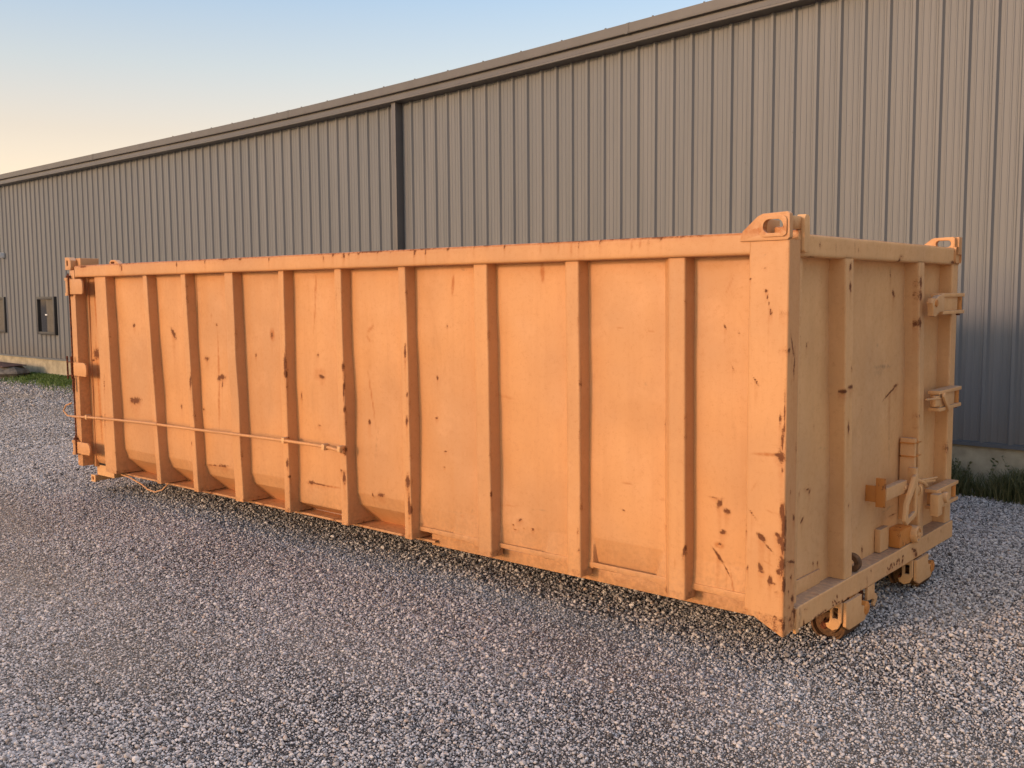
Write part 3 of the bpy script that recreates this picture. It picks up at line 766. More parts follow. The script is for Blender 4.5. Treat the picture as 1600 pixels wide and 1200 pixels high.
# gravel pebbles (uncountable): six pebble shapes instanced on a packed point sheet
def pebble(i):
    bm = bmesh.new(); bmesh.ops.create_icosphere(bm, subdivisions=2, radius=.5)
    off = Vector((i*7.3, i*3.1, 0))
    sx, sy, sz = 1.0, random.uniform(.75, 1.0), random.uniform(.62, .9)
    for v in bm.verts:
        d = 1+.34*mnoise.noise(v.co*2.1+off)+.16*mnoise.noise(v.co*4.7+off)
        v.co = Vector((v.co.x*sx, v.co.y*sy, v.co.z*sz))*d
    me = bpy.data.meshes.new("pebble_shape"); bm.to_mesh(me); bm.free(); me.materials.append(PEBBLE)
    me.shade_smooth(); me.set_sharp_from_angle(angle=R(38))
    return bpy.data.objects.new("pebble_shape", me)
pebs = [pebble(i) for i in range(6)]
def pebble_points():
    P_ = []
    for (x0, x1, y0, y1, sp_) in PEB_REG:
        gx = np.arange(x0, x1, sp_); gy = np.arange(y0, y1, sp_*.9)
        X, Y = np.meshgrid(gx, gy, indexing='ij'); X = X + (np.arange(len(gy)) % 2)*sp_*.5
        X = X.ravel()+rng.uniform(-.42, .42, X.size)*sp_; Y = Y.ravel()+rng.uniform(-.42, .42, Y.size)*sp_
        # keep only ground that the yard shows (not under the building)
        patch = np.sin(X*1.7+2*np.sin(Y*1.1))*np.sin(Y*2.3+1.5*np.sin(X*.8)) + .5*np.sin(X*4.1+Y*3.3)
        keep = (rng.random(X.size) < np.clip(1.05-.10*(patch+.4), .75, 1)) & (Y < 5.02-.035*X)
        X, Y, patch = X[keep], Y[keep], patch[keep]
        S_ = sp_*np.clip(rng.lognormal(-.24, .36, X.size), .36, 2.3)*(1.05-.08*patch)
        Z = GZ + gdip(X, Y) + .012*np.sin(X*.9+1.3)*np.sin(Y*.8+.4) + .006*np.sin(X*2.3+Y*1.7) + S_*rng.uniform(-.05, .50, X.size)
        du = dustf(X, Y); k2 = rng.random(X.size) > du*.45
        P_.append(np.stack([X, Y, Z-.003*du, S_*(1-.42*du), du], 1)[k2])
    return np.concatenate(P_)
PEB_REG = [(-3.6, 3.0, -2.8, 0.3, .0108), (-6.4, -3.6, -3.0, .3, .0118), (-.9, 3.2, .3, 5.0, .0125), (-9.5, -6.4, -2.8, 2.6, .0145), (-6.4, -.9, .3, 1.6, .0145), (-13.5, -9.5, -2.0, 4.6, .019), (-9.5, -6.4, 2.6, 4.8, .019), (-21.5, -13.5, -1.0, 5.4, .027)]
pp = pebble_points()
me = bpy.data.meshes.new("gravel"); me.vertices.add(len(pp)); me.vertices.foreach_set('co', pp[:, :3].astype(np.float32).ravel())
a_ = me.attributes.new('psize', 'FLOAT', 'POINT'); a_.data.foreach_set('value', pp[:, 3].astype(np.float32)); a_ = me.attributes.new('dust', 'FLOAT', 'POINT'); a_.data.foreach_set('value', pp[:, 4].astype(np.float32)); print('pebbles', len(pp)); me.update()
gravel = bpy.data.objects.new("gravel", me); COL.objects.link(gravel); tag(gravel, "loose grey and tan gravel covering the yard", "gravel", 'stuff')
ng = bpy.data.node_groups.new("gravel_scatter", 'GeometryNodeTree')
ng.interface.new_socket("Geometry", in_out='INPUT', socket_type='NodeSocketGeometry'); ng.interface.new_socket("Geometry", in_out='OUTPUT', socket_type='NodeSocketGeometry')
N = ng.nodes; L = ng.links
gi = N.new('NodeGroupInput'); go = N.new('NodeGroupOutput'); iop = N.new('GeometryNodeInstanceOnPoints'); gti = N.new('GeometryNodeGeometryToInstance')
for pb in pebs:
    oin = N.new('GeometryNodeObjectInfo'); oin.inputs['Object'].default_value = pb; oin.transform_space = 'ORIGINAL'
    L.new(oin.outputs['Geometry'], gti.inputs[0])
rv = N.new('FunctionNodeRandomValue'); rv.data_type = 'FLOAT_VECTOR'; rv.inputs[0].default_value = (-.5, -.5, 0); rv.inputs[1].default_value = (.5, .5, 6.283)
na = N.new('GeometryNodeInputNamedAttribute'); na.data_type = 'FLOAT'; na.inputs[0].default_value = 'psize'
ri = N.new('FunctionNodeRandomValue'); ri.data_type = 'INT'; ri.inputs[4].default_value = 0; ri.inputs[5].default_value = 5
L.new(gi.outputs[0], iop.inputs['Points']); L.new(gti.outputs[0], iop.inputs['Instance']); iop.inputs['Pick Instance'].default_value = True
L.new(ri.outputs[2], iop.inputs['Instance Index']); L.new(rv.outputs[0], iop.inputs['Rotation'])
L.new(na.outputs[0], iop.inputs['Scale']); L.new(iop.outputs[0], go.inputs[0])
md = gravel.modifiers.new("scatter", 'NODES'); md.node_group = ng

# ------------------------------------------------------------------ metal building
BA = R(2.0); BD = 5.0
bt = Vector((math.cos(BA), -math.sin(BA), 0)); bn = Vector((math.sin(BA), math.cos(BA), 0))   # along the wall / into the building
def W3(s_, d, z): q = bt*s_+bn*(BD+d); return (q.x, q.y, z)      # s along, d depth (negative = towards the yard)
bld = thing("metal_building", W3(-8, 0, GZ), "long grey ribbed metal building with brown eave gutter, filling the background", "building")
S0, S1 = -27.0, 5.0
def eave(s_):
    t = s_+9.0
    return 4.075 + .0305*(t if t > 4 else ((t+4)**2/16 if t > -4 else 0))
pit = .2286; prof = [(-.030, 0), (-.013, -.026), (.013, -.026), (.030, 0), (.058, 0), (.063, -.004), (.073, -.004), (.078, 0), (.118, 0), (.123, -.004), (.133, -.004), (.138, 0), (.168, 0), (.173, -.003), (.180, -.003), (.185, 0)]
pts = []
s_ = S0
while s_ < S1:
    pts += [(s_+a, b_) for a, b_ in prof]; s_ += pit
mb = MB()
mb.grid(lambda i, z: W3(pts[i][0], pts[i][1], z if z < 3 else eave(pts[i][0])+.25), range(len(pts)), [.235, 1.5, 3.0])
mb2 = MB()
wall = build(mb, "wall_panel", SIDING, bld, smooth=0)
mb = MB()   # side and back walls, roof
for (a, b_) in (((S0, .02), (S0, 14)), ((S0, 14), (S1, 14)), ((S1, 14), (S1, .02))):
    p0 = W3(a[0], a[1], GZ-.3); p1 = W3(b_[0], b_[1], GZ-.3)
    mb.add([p0, p1, (p1[0], p1[1], 4.05), (p0[0], p0[1], 4.05)], [(0, 1, 2, 3)])
build(mb, "rear_wall", SIDING, bld, smooth=0)
mb = MB(); rp = [(-.16, .215), (7, .62), (14.1, .0)]
mb.grid(lambda a, i: W3(a, rp[i][0], eave(a)+rp[i][1]), np.linspace(S0-.1, S1+.1, 60), range(3))
build(mb, "roof", TRIM, bld, smooth=0)
mb = MB(); fp = [(.0, .235), (-.012, .235), (-.012, GZ-.3), (.4, GZ-.3), (.4, .235)]
mb.grid(lambda a, i: W3(a, fp[i][0]+.0, fp[i][1]), np.linspace(S0, S1, 60), range(5)); build(mb, "foundation", CONC, bld, smooth=0)
mb = MB(); fp2 = [(.0, .262), (-.034, .255), (-.040, .222), (-.012, .218)]
mb.grid(lambda a, i: W3(a, *fp2[i]), [S0, S1], range(4)); build(mb, "base_trim", DKTRIM, bld, smooth=0)
gp = [(.02, .222), (-.15, .222), (-.175, .215), (-.175, .125), (-.192, .118), (-.190, .106), (-.135, .100), (-.135, .082), (-.160, .076), (-.164, .030), (-.178, .022), (-.178, .002), (-.165, -.004), (0, -.004)]
mb = MB(); mb.grid(lambda a, i: W3(a, gp[i][0], eave(a)+gp[i][1]), [S0]+list(np.linspace(-26, 4, 61))+[S1], range(len(gp)))
for sj in (-10.6, -4.4, 1.0, -17.0):    # gutter joints
    jp = [(.0, .226), (-.152, .226), (-.179, .216), (-.179, .122), (-.196, .118), (-.196, .100), (-.154, .096)]
    mb.grid(lambda a, i: W3(a, jp[i][0], eave(a)+jp[i][1]), [sj, sj+.035], range(len(jp)))
build(mb, "gutter", TRIM, bld, smooth=0)
for k in range(26): # roof fasteners poking above the gutter
    s_ = -14+.62*k; mb = MB(); mb.obox(W3(s_, -.14, eave(s_)+.227), (.016, .016, .014), (0, 0, -BA), 0)
    build(mb, "roof_fastener", TRIM, bld, smooth=0)
mb = MB(); q = Vector(W3(-8.25, -.065, 0)); mb.obox((q.x, q.y, 2.1), (.08, .13, 4.2), (0, 0, -BA), .006)
build(mb, "downspout", TRIM, bld)
def window(s0, s1, z0, z1, parent):
    mbf = MB(); t = .06
    for (a, b_, c_, d_) in ((s0, s0+t, z0, z1), (s1-t, s1, z0, z1), (s0+t, s1-t, z0, z0+t), (s0+t, s1-t, z1-t, z1)):
        c3 = W3((a+b_)/2, -.03, (c_+d_)/2); mbf.obox(c3, (b_-a-.001, .08, d_-c_), (0, 0, -BA), .004)
    fr = build(mbf, "window", FRAME, parent)
    mg = MB(); mg.add([W3(s0+t, -.032, z0+t), W3(s1-t, -.032, z0+t), W3(s1-t, -.032, z1-t), W3(s0+t, -.032, z1-t)], [(0, 1, 2, 3)])
    build(mg, "pane", GLASS, fr, smooth=0)
    mg = MB(); sm = s0+(s1-s0)*.50
    mg.obox(W3((sm+s1-t)/2, -.036, (z0+z1)/2), (s1-t-sm, .004, z1-z0-2*t), (0, 0, -BA), 0)
    build(mg, "blind", CURTAIN, fr, smooth=0)
    mg = MB(); mg.obox(W3(sm, -.045, (z0+z1)/2+.02), (.10, .015, .03), (0, 0, -BA), 0); build(mg, "latch", WHITEP, fr, smooth=0)
window(-20.20, -19.30, .76, 1.575, bld)
window(-22.87, -21.97, .76, 1.575, bld)
mb = MB(); mb.obox(W3(-22.0, -.08, 2.52), (.16, .14, .12), (0, 0, -BA), .02)
build(mb, "wall_lamp", WHITEP, bld)

# ------------------------------------------------------------------ roll-off container
D0 = (-3.3, 1.22, GZ)
box_ = thing("roll_off_container", D0, "large open-top steel roll-off container painted faded orange-tan, ribbed and rust-marked, on gravel", "container")
PY = .11                                       # side panel plane
def sheet(xa, xb, prof, step_x, step_z, dent):
    """panel bay swept along x; prof is a (y, z) outline from top to bottom"""
    pf = densify(prof, step_z); us = np.linspace(xa, xb, max(2, int((xb-xa)/step_x)))
    def f(u, v):
        y, z = v
        e = min(1, (u-xa)/.06, (xb-u)/.06, (1.74-z)/.06, max(0, (z-.12))/.1); e = max(0, e)
        d = dent*e*(mnoise.noise(Vector((u*2.0, z*1.6, 3.1)))+.4*mnoise.noise(Vector((u*5.5, z*4.3, 9.1))))
        if xb > -.3 or z > .29: return (u, y+d, z)
        for (a0, a1, zt_, kk) in ((-1.13, -.69, .272, .26), (-1.79, -1.42, .262, .12), (-2.44, -2.12, .26, .10)):    # knocked-in lower corners of the straight bays
            if a0 < u < a1+.05 and z < zt_:
                y += (zt_-z)*kk*max(0, min(1, (a1-u-(zt_-z)*.35)/.02))
        return (u, y+d, z)
    return f, us, pf
# rib table: x of the right-hand edge (top, bottom), face width, left ramp
RIBS = [(-6.119, -6.068, .185, .0), (-5.459, -5.357, .060, .0), (-4.900, -4.815, .062, .0), (-4.278, -4.226, .100, .0), (-3.675, -3.671, .060, .0),
        (-3.076, -3.052, .066, .0), (-2.475, -2.451, .062, .0), (-1.814, -1.796, .10, .06), (-1.174, -1.162, .085, .07), (-.542, -.528, .09, .08)]
edges_x = [-6.60]+[r[0]*.5+r[1]*.5-.02 for r in RIBS]+[-.19]
def bay_prof(i):
    T = 1.745
    if i == 0: return [(PY, T), (PY, .135), (PY+.02, .10)]
    if i in (1, 2, 3, 4, 6): return fillet([(PY, T), (PY, .275), (PY+.026, .190), (PY+.165, .060)], .006)
    if i == 5: return fillet([(PY, T), (PY, .275), (PY+.002, .130), (PY+.12, .064)], .006)
    if i == 7: return fillet([(PY, T), (PY, .27), (PY-.012, .112), (PY+.10, .10)], .008)
    return fillet([(PY, T), (PY, .26), (PY-.012, .105), (PY+.01, .098)], .006)
mb = MB()
for i in range(11):
    xa, xb = edges_x[i], edges_x[i+1]
    near = xa > -2.7
    f, us, pf = sheet(xa-.012, xb+.012, bay_prof(i), .0075 if near else .012, .0075 if near else .012, .013 if i not in (3, 7) else .018)
    mb.grid(f, us, pf)
side = build(mb, "side_panel", PAINT, box_, True, smooth=50)
# ragged folded skirt closing the straight bays down to each rib foot
mb = MB()
for i in (7, 8, 9, 10):
    xa, xb = edges_x[i], edges_x[i+1]
    pl_ = [(xa, .115), (xb-.22, .108), (xb-.10, .082), (xb, .062), (xb, .14), (xa, .14)]
    if i == 10: pl_ = [(xa, .115), (xb-.03, .100), (xb+.02, .085), (xb+.02, .14), (xa, .14)]
    mb.prism(pl_, PY-.016, PY-.008, bev=.001)
build(mb, "skirt_fold", PAINT, box_, True)
for k, (xt, xb_, wd, ramp) in enumerate(RIBS):
    mb = MB()
    zt, zb = 1.739, .066
    def prof_at(x): # plan outline from left on the panel, over the face, back to the panel on the right
        return fillet([(x-wd-ramp, PY+.012), (x-wd, .03), (x, .03), (x+.006, PY+.012)], .010 if k > 6 else .008, 3)
    base = densify(prof_at(0), .008 if k > 5 else .011)
    zs = np.arange(zb, zt, .008 if k > 5 else .012).tolist()+[zt]
    dd = .006 if k in (3, 5, 6) else .0035
    def fr(z, p, k=k, xt=xt, xb_=xb_):
        t = (z-zb)/(zt-zb); xx = xb_+(xt-xb_)*t + dd*mnoise.noise(Vector((k*5.1, z*2.2, 0)))
        y = p[1]
        if z < .275 and k < 7 and p[1] > .05: y = p[1] + (.306*(.275-z) if z > .19 else .026+(.19-z)*1.10)*((p[1]-.03)/.08)      # side plate follows the belly
        return (xx+p[0], y+dd*.7*mnoise.noise(Vector((k*3.3, z*3.1, 4))), z)
    mb.grid(fr, zs, base)
    b0 = [fr(zb, p) for p in base]; mb.add(b0, [tuple(range(len(b0)))])
    build(mb, "side_rib", PAINT, box_, True, smooth=50)
# belly plate / bottom flange
mb = MB(); bot = [(.060, .050), (.058, .068), (.42, .072)]
mb.grid(lambda u, p: (u, p[0]+.006*mnoise.noise(Vector((u*2.5, 0, 0))), p[1]-.012+.012*mnoise.noise(Vector((u*3.1, 5, 0)))*(1 if p[0] < .1 else .2)), np.arange(-6.1, -2.3, .04), [(.122, .054), (.117, .058), (.119, .070), (.32, .074)])
mb.box(-2.40, -.16, .150, .22, .020, .092, .006)
mb.box(-6.5, -.15, .40, 2.1, .05, .075, 0)
build(mb, "bottom_frame", PAINT, box_, True)
mb = MB(); mb.box(-6.45, -.2, .66, .80, -.06, .05, .01); mb.box(-6.45, -.2, 1.66, 1.80, -.06, .05, .01)
for k in range(9): mb.box(-6.0+k*.66, -5.93+k*.66, .35, 2.1, .0, .05, .004)
build(mb, "skid_rail", DARK, box_, False)
# top rails
mb = MB()
def rail(xa, xb, ya, yb, za, zb, step=.012, along='X'):
    sec = fillet([(ya, za), (ya, zb), (yb, zb), (yb, za)], .014, 3, True); sec = densify(sec, .014, True)+[None]; sec[-1] = sec[0]
    if along == 'X': mb.grid(lambda u, p: (u, p[0], p[1]+.0015*mnoise.noise(Vector((u*3, p[0]*5, 1)))), np.arange(xa, xb+step, step), sec)
    else: mb.grid(lambda u, p: (p[0], u, p[1]+.0015*mnoise.noise(Vector((u*3, p[0]*5, 1)))), np.arange(xa, xb+step, step), sec)
rail(-6.585, -.196, -.0005, .115, 1.737, 1.838); mb.add([(-6.585, 0, 1.737), (-6.585, 0, 1.838), (-6.585, .115, 1.838), (-6.585, .115, 1.737)], [(0, 1, 2, 3)])
build(mb, "top_rail", PAINT, box_, True, smooth=50)
mb = MB(); rail(-6.60, -.1, 2.33, 2.44, 1.737, 1.838, .3); build(mb, "top_rail", PAINT, box_)
mb = MB(); rail(.125, 2.43, -.12, -.012, 1.728, 1.832, .012, 'Y'); mb.add([(-.12, 2.43, 1.728), (-.12, 2.43, 1.832), (-.012, 2.43, 1.832), (-.012, 2.43, 1.728)], [(0, 1, 2, 3)])
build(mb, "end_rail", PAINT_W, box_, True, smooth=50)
# far side and inside walls
mb = MB(); mb.box(-6.6, -.1, 2.34, 2.36, .07, 1.74, 0); mb.box(-6.60, -6.56, .1, 2.34, .07, 1.74, 0); mb.box(-6.55, -.12, .30, 2.33, .09, .10, 0)
build(mb, "inner_wall", PAINT, box_)
# near front corner post: L of two plates, slanted foot
mb = MB()
sec = densify(fillet([(-.194, .055), (-.194, 0.0), (0, 0), (0, .118), (-.10, .118)], .009, 3), .0075)
def foot(x, y): return .006 + max(0, -x-.004)*.50 + max(0, y-.03)*.10
mb.grid(lambda p, t: (p[0], p[1], foot(*p)+(1.800-foot(*p))*t), sec, np.linspace(0, 1, 240))
mb.add([(-.194, .0, 1.8), (0, 0, 1.8), (0, .118, 1.8), (-.10, .118, 1.8), (-.194, .055, 1.8)], [(0, 1, 2, 3, 4)])
build(mb, "corner_post", PAINT, box_, True, smooth=50)
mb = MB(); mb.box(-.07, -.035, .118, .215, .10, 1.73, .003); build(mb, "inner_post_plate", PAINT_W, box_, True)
# corner castings
def rounded(x0, x1, z0, z1, r, n=6):
    o_ = []
    for cx, cz, a0 in ((x1-r, z1-r, 0), (x0+r, z1-r, 90), (x0+r, z0+r, 180), (x1-r, z0+r, 270)):
        for k in range(n+1):
            a = R(a0+90*k/n); o_.append((cx+r*math.cos(a), cz+r*math.sin(a)))
    return o_
mb = MB()
outl = [(-.235, 1.797), (-.222, 1.842), (-.150, 1.905), (-.125, 1.916), (-.008, 1.921), (.004, 1.912), (.006, 1.810), (-.006, 1.797)]
mb.prism(outl, -.012, .022, hole=rounded(-.122, -.020, 1.826, 1.892, .031), bev=.004)
build(mb, "corner_casting", PAINT, box_, True)
mb = MB(); mb.prism(rounded(-.136, -.006, 1.812, 1.904, .022), -.020, -.0125, hole=rounded(-.118, -.024, 1.829, 1.889, .028), bev=.002); build(mb, "casting_rim", PAINT, box_, True)
mb = MB(); mb.box(-.150, -.115, .022, .145, 1.80, 1.895, .006); mb.box(-.115, -.004, .100, .128, 1.80, 1.845, .005)
mb.prism([(.128, 1.755), (.128, 1.90), (.140, 1.915), (.165, 1.915), (.178, 1.905), (.186, 1.80), (.19, 1.76), (.18, 1.745), (.14, 1.745)], -.030, .012, plane='YZ', bev=.004)
mb.box(-.024, -.004, .0225, .127, 1.846, 1.905, .004); mb.box(-.10, -.05, .05, .10, 1.80, 1.86, .01)
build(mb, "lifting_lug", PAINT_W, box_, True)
mb = MB(); mb.prism([(-.235+.02, 1.83), (-.215, 1.842), (-.150, 1.890), (-.130, 1.896), (-.020, 1.898), (-.012, 1.89), (-.012, 1.80), (-.215, 1.80)], 2.335, 2.37, hole=rounded(-.125, -.035, 1.836, 1.878, .02), bev=.003)
mb.box(-.030, .004, 2.37, 2.43, 1.79, 1.898, .004)
build(mb, "corner_casting", PAINT, box_)
mb = MB(); a_ = [(-6.742, 1.803), (-6.738, 1.912), (-6.68, 1.912), (-6.640, 1.885), (-6.635, 1.838), (-6.645, 1.803)]
mb.prism(a_, -.008, .05, hole=rounded(-6.715, -6.685, 1.835, 1.885, .0149), bev=.004); mb.box(-6.72, -6.58, .052, .22, 1.80, 1.905, .006)
build(mb, "corner_casting", PAINT, box_)
mb = MB(); mb.prism([(-6.36, 1.80), (-6.36, 1.865), (-6.33, 1.885), (-6.26, 1.882), (-6.16, 1.83), (-6.16, 1.80)], .20, .24, hole=rounded(-6.335, -6.275, 1.845, 1.868, .01), bev=.003); build(mb, "lifting_lug", PAINT, box_)
# left corner post, door edge and its hinges
mb = MB(); mb.box(-6.682, -6.598, 0, .12, .080, 1.800, .008)
mb.box(-6.690, -6.683, .004, .05, .09, 1.78, .001); build(mb, "corner_post", PAINT, box_, True)
mb = MB(); mb.box(-6.70, -6.684, .01, .10, .12, 1.70, .003); mb.tube([(-6.698, .0, z) for z in (.30, 1.60)], .007, 8)
build(mb, "hinge_rod", RUST, box_)
mb = MB(); mb.prism([(-6.58, .03), (-6.60, .12), (-6.15, .12), (-6.15, .045)], .135, .42, bev=.003); build(mb, "floor_end", DARK, box_)
for (z0, z1, bare) in ((1.592, 1.722, 0), (.882, 1.000, 1), (.195, .300, 0)):
    mb = MB(); xr = -6.405
    mb.prism([(-6.632, z0), (-6.632, z1), (xr-.035, z1), (xr-.008, z1-.02), (xr, z1-.045), (xr, z0+.03), (xr-.012, z0)], -.028, -.012, bev=.003)
    mb.box(-6.632, -6.55, -.012, .0, z0+.01, z1-.01, .002)
    if not bare: mb.lathe([(0, z0-.012), (.030, z0-.012), (.030, z0+.012), (.024, z0+.014), (.024, z1-.014), (.031, z1-.012), (.031, z1+.012), (0, z1+.012)], (-6.672, -.018, 0), 'Z', 20)
    h_ = build(mb, "hinge", PAINT, box_, True)
    mb = MB()
    if bare:
        for dx in (-6.735, -6.66): mb.tube([(dx, -.03, z0-.03), (dx, -.03, z1+.05)], .008, 8)
        for dz in (z0+.0, z1+.0): mb.tube([(-6.74, -.03, dz), (-6.63, -.03, dz)], .005, 8)
        mb.tube([(-6.655, -.02, z0-.02), (-6.65, -.025, z0-.14)], .012, 8)
    else:
        mb.lathe([(0, z1+.0121), (.020, z1+.0121), (.020, z1+.03), (.008, z1+.034), (.006, z1+.05), (0, z1+.052)], (-6.672, -.018, 0), 'Z', 14)
        mb.tube([(-6.638, -.033, z0-.012), (-6.638, -.033, z1+.012)], .006, 8)
    build(mb, "hinge_pin", RUST, h_)
# door latch rod along the side
mb = MB(); rod = [(-6.72, -.012, .515), (-6.45, -.012, .528), (-5.9, -.014, .545), (-5.36, -.012, .557), (-4.735, -.014, .563), (-4.1, -.012, .573), (-3.60, -.012, .578), (-3.35, -.004, .576), (-3.19, .002, .572), (-3.05, .006, .555)]
mb.tube(rod, .0105, 12); mb.tube([(-5.72, -.0125, .5505), (-5.30, -.012, .558)], .0135, 12); mb.tube([(-3.30, -.004, .574), (-3.10, .018, .548), (-3.06, .022, .535)], .006, 8)
rd = build(mb, "latch_rod", PAINT, box_, True)
mb = MB(); mb.tube([(-6.72, -.012, .515), (-6.78, -.03, .520), (-6.83, -.04, .560), (-6.80, -.03, .61), (-6.73, -.01, .635)], .007, 8); build(mb, "rod_handle", PAINT, rd)
for x_, z_ in ((-6.46, .528), (-3.66, .579), (-3.23, .573), (-3.07, .575)):
    mb = MB(); mb.obox((x_, .0, z_), (.030, .05, .042), (0, R(4), 0), .006); build(mb, "rod_bracket", PAINT_W, rd, True)
# small tube socket under the door end and the sagging cable
mb = MB(); mb.prism([(-6.66, -.075), (-6.66, -.012), (-6.585, -.012), (-6.585, -.075)], .10, .115, hole=[(-6.625+.018*math.cos(t_), -.043+.018*math.sin(t_)) for t_ in [i*math.pi/6 for i in range(12)]], bev=.002)
mb.box(-6.66, -6.60, .1155, .42, -.070, -.016, .004); mb.box(-6.6, -6.3, .13, .45, -.012, .08, 0)
build(mb, "tube_socket", PAINT_W, box_)
mb = MB(); mb.tube([(-6.12, .10, .045), (-5.95, .08, .045), (-5.80, .06, .030), (-5.70, .05, .02), (-5.58, .04, -.008), (-5.49, .05, -.020), (-5.43, .08, .0), (-5.40, .12, .05)], .006, 8); build(mb, "hanging_cable", PAINT, box_)
# ---- front end
EX = -.09
mb = MB()
def fe(y, z):
    e = max(0, min(1, (y-.2)/.1, (2.3-y)/.1, (1.7-z)/.1, (z-.13)/.1))
    d = .010*e*(mnoise.noise(Vector((y*2.1, z*1.7, 21)))+.4*mnoise.noise(Vector((y*5, z*4, 2))))
    d += .012*math.exp(-((y-1.42)/.22)**2-((z-.95)/.22)**2)*-1
    return (EX+d, y, z)
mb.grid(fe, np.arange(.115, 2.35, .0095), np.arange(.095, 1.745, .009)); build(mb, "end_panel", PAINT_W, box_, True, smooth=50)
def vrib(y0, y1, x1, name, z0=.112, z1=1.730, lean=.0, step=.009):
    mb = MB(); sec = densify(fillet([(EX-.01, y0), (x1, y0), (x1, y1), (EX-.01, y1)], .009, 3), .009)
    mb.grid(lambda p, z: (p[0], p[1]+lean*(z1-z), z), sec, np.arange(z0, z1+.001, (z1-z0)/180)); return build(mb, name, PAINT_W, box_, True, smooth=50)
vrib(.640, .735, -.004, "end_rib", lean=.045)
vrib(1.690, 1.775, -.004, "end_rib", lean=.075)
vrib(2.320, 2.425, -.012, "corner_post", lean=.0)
mb = MB(); mb.box(-.006+.0, -.001, 1.735, 1.745, .6, 1.72, 0); 
# bottom sill
mb = MB()
sec = densify(fillet([(-.13, .100), (-.13, .112), (0, .110), (.0, 0.002), (-.06, .002)], .007, 3), .007)
mb.grid(lambda p, y: (p[0], y, p[1]+.003*mnoise.noise(Vector((y*3, p[0]*9, 7)))), sec, np.arange(.155, 2.435, .0075))
mb.box(-.012, .006, .130, .158, -.012, .108, .004)
mb.box(-.10, -.0, .12, .135, .01, .10, .003)
mb.add([(-.13, 2.43, .112), (0, 2.43, .11), (0, 2.43, .002), (-.13, 2.43, .002)], [(0, 1, 2, 3)])
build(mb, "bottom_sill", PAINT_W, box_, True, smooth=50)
mb = MB(); mb.box(EX+.001, EX+.014, .14, .58, .112, .185, .003); build(mb, "weld_plate", PAINT_W, box_, True)
# pull-hook eye on the sill
mb = MB(); mb.lathe([(.045, -.02), (.050, -.016), (.050, .016), (.045, .02), (.022, .02), (.020, .0), (.022, -.02), (.045, -.02)], (-.045, .90, .155), 'Y', 28); build(mb, "sill_eye", RUSTP, box_)
mb = MB(); mb.box(-.088, -.02, .835, .85, .113, .175, .006); build(mb, "eye_plate", PAINT_W, box_)
# rollers and their hanging brackets
for (y0, yb) in ((.74, .675), (1.86, 1.715)):
    mb = MB(); rr = .097; cx, cz = -.099, -.141
    prof_ = [(0, .03), (.028, .03), (.030, .012), (.055, .012), (.060, .030), (.080, .030), (.084, .004), (rr-.004, 0), (rr, .006), (rr, .21), (rr-.006, .215), (.084, .215), (.075, .19), (0, .19)]
    mb.lathe([(r_, t_) for r_, t_ in prof_], (cx, y0, cz), 'Y', 48)
    rl = build(mb, "roller", RUSTP, box_)
    mb = MB(); mb.lathe([(0, -.055), (.017, -.055), (.020, -.048), (.020, .24), (0, .24)], (cx, y0, cz), 'Y', 16); build(mb, "axle", RUST, rl)
    mb = MB()
    hk = [(-.062, .001), (.0, .001), (.0, -.100), (-.016, -.135), (-.045, -.150), (-.075, -.138), (-.082, -.118), (-.066, -.112), (-.060, -.095)]
    mb.prism(hk, yb-.006, yb+.012, hole=[(-.046, -.085), (-.018, -.085), (-.018, -.030), (-.046, -.030)], bev=.002)
    mb.prism([(yb+.0125, .0015), (yb+.215, .0015), (yb+.215, -.062), (yb+.285, -.080), (yb+.300, -.115), (yb+.265, -.150), (yb+.060, -.150), (yb+.0125, -.125)], .001, .019, plane='YZ', bev=.003)
    br = build(mb, "roller_bracket", PAINT_W, box_)
    mb = MB(); mb.lathe([(0, .030), (.026, .030), (.036, .024), (.036, -.02), (0, -.02)], (-.004, yb+.285, -.092), 'X', 24); build(mb, "end_cap", PAINT_O, br)
mb = MB(); hk = [(1.03, .0), (1.13, .0), (1.13, -.055), (1.155, -.062), (1.175, -.085), (1.160, -.115), (1.13, -.130), (1.115, -.118), (1.135, -.095), (1.11, -.082), (1.03, -.075)]
mb.prism(hk, -.02, -.004, plane='YZ', bev=.002); mb.box(-.10, -.03, .93, .96, -.09, .0, .003); mb.obox((-.05, 1.0, -.05), (.02, .03, .11), (R(30), 0, 0), .003)
build(mb, "hook_bracket", PAINT_W, box_)
mb = MB(); mb.tube([(-.03, 1.0, -.02), (-.04, 1.03, -.075), (-.06, 1.06, -.11)], .012, 8); build(mb, "hook_pin", RUST, box_)
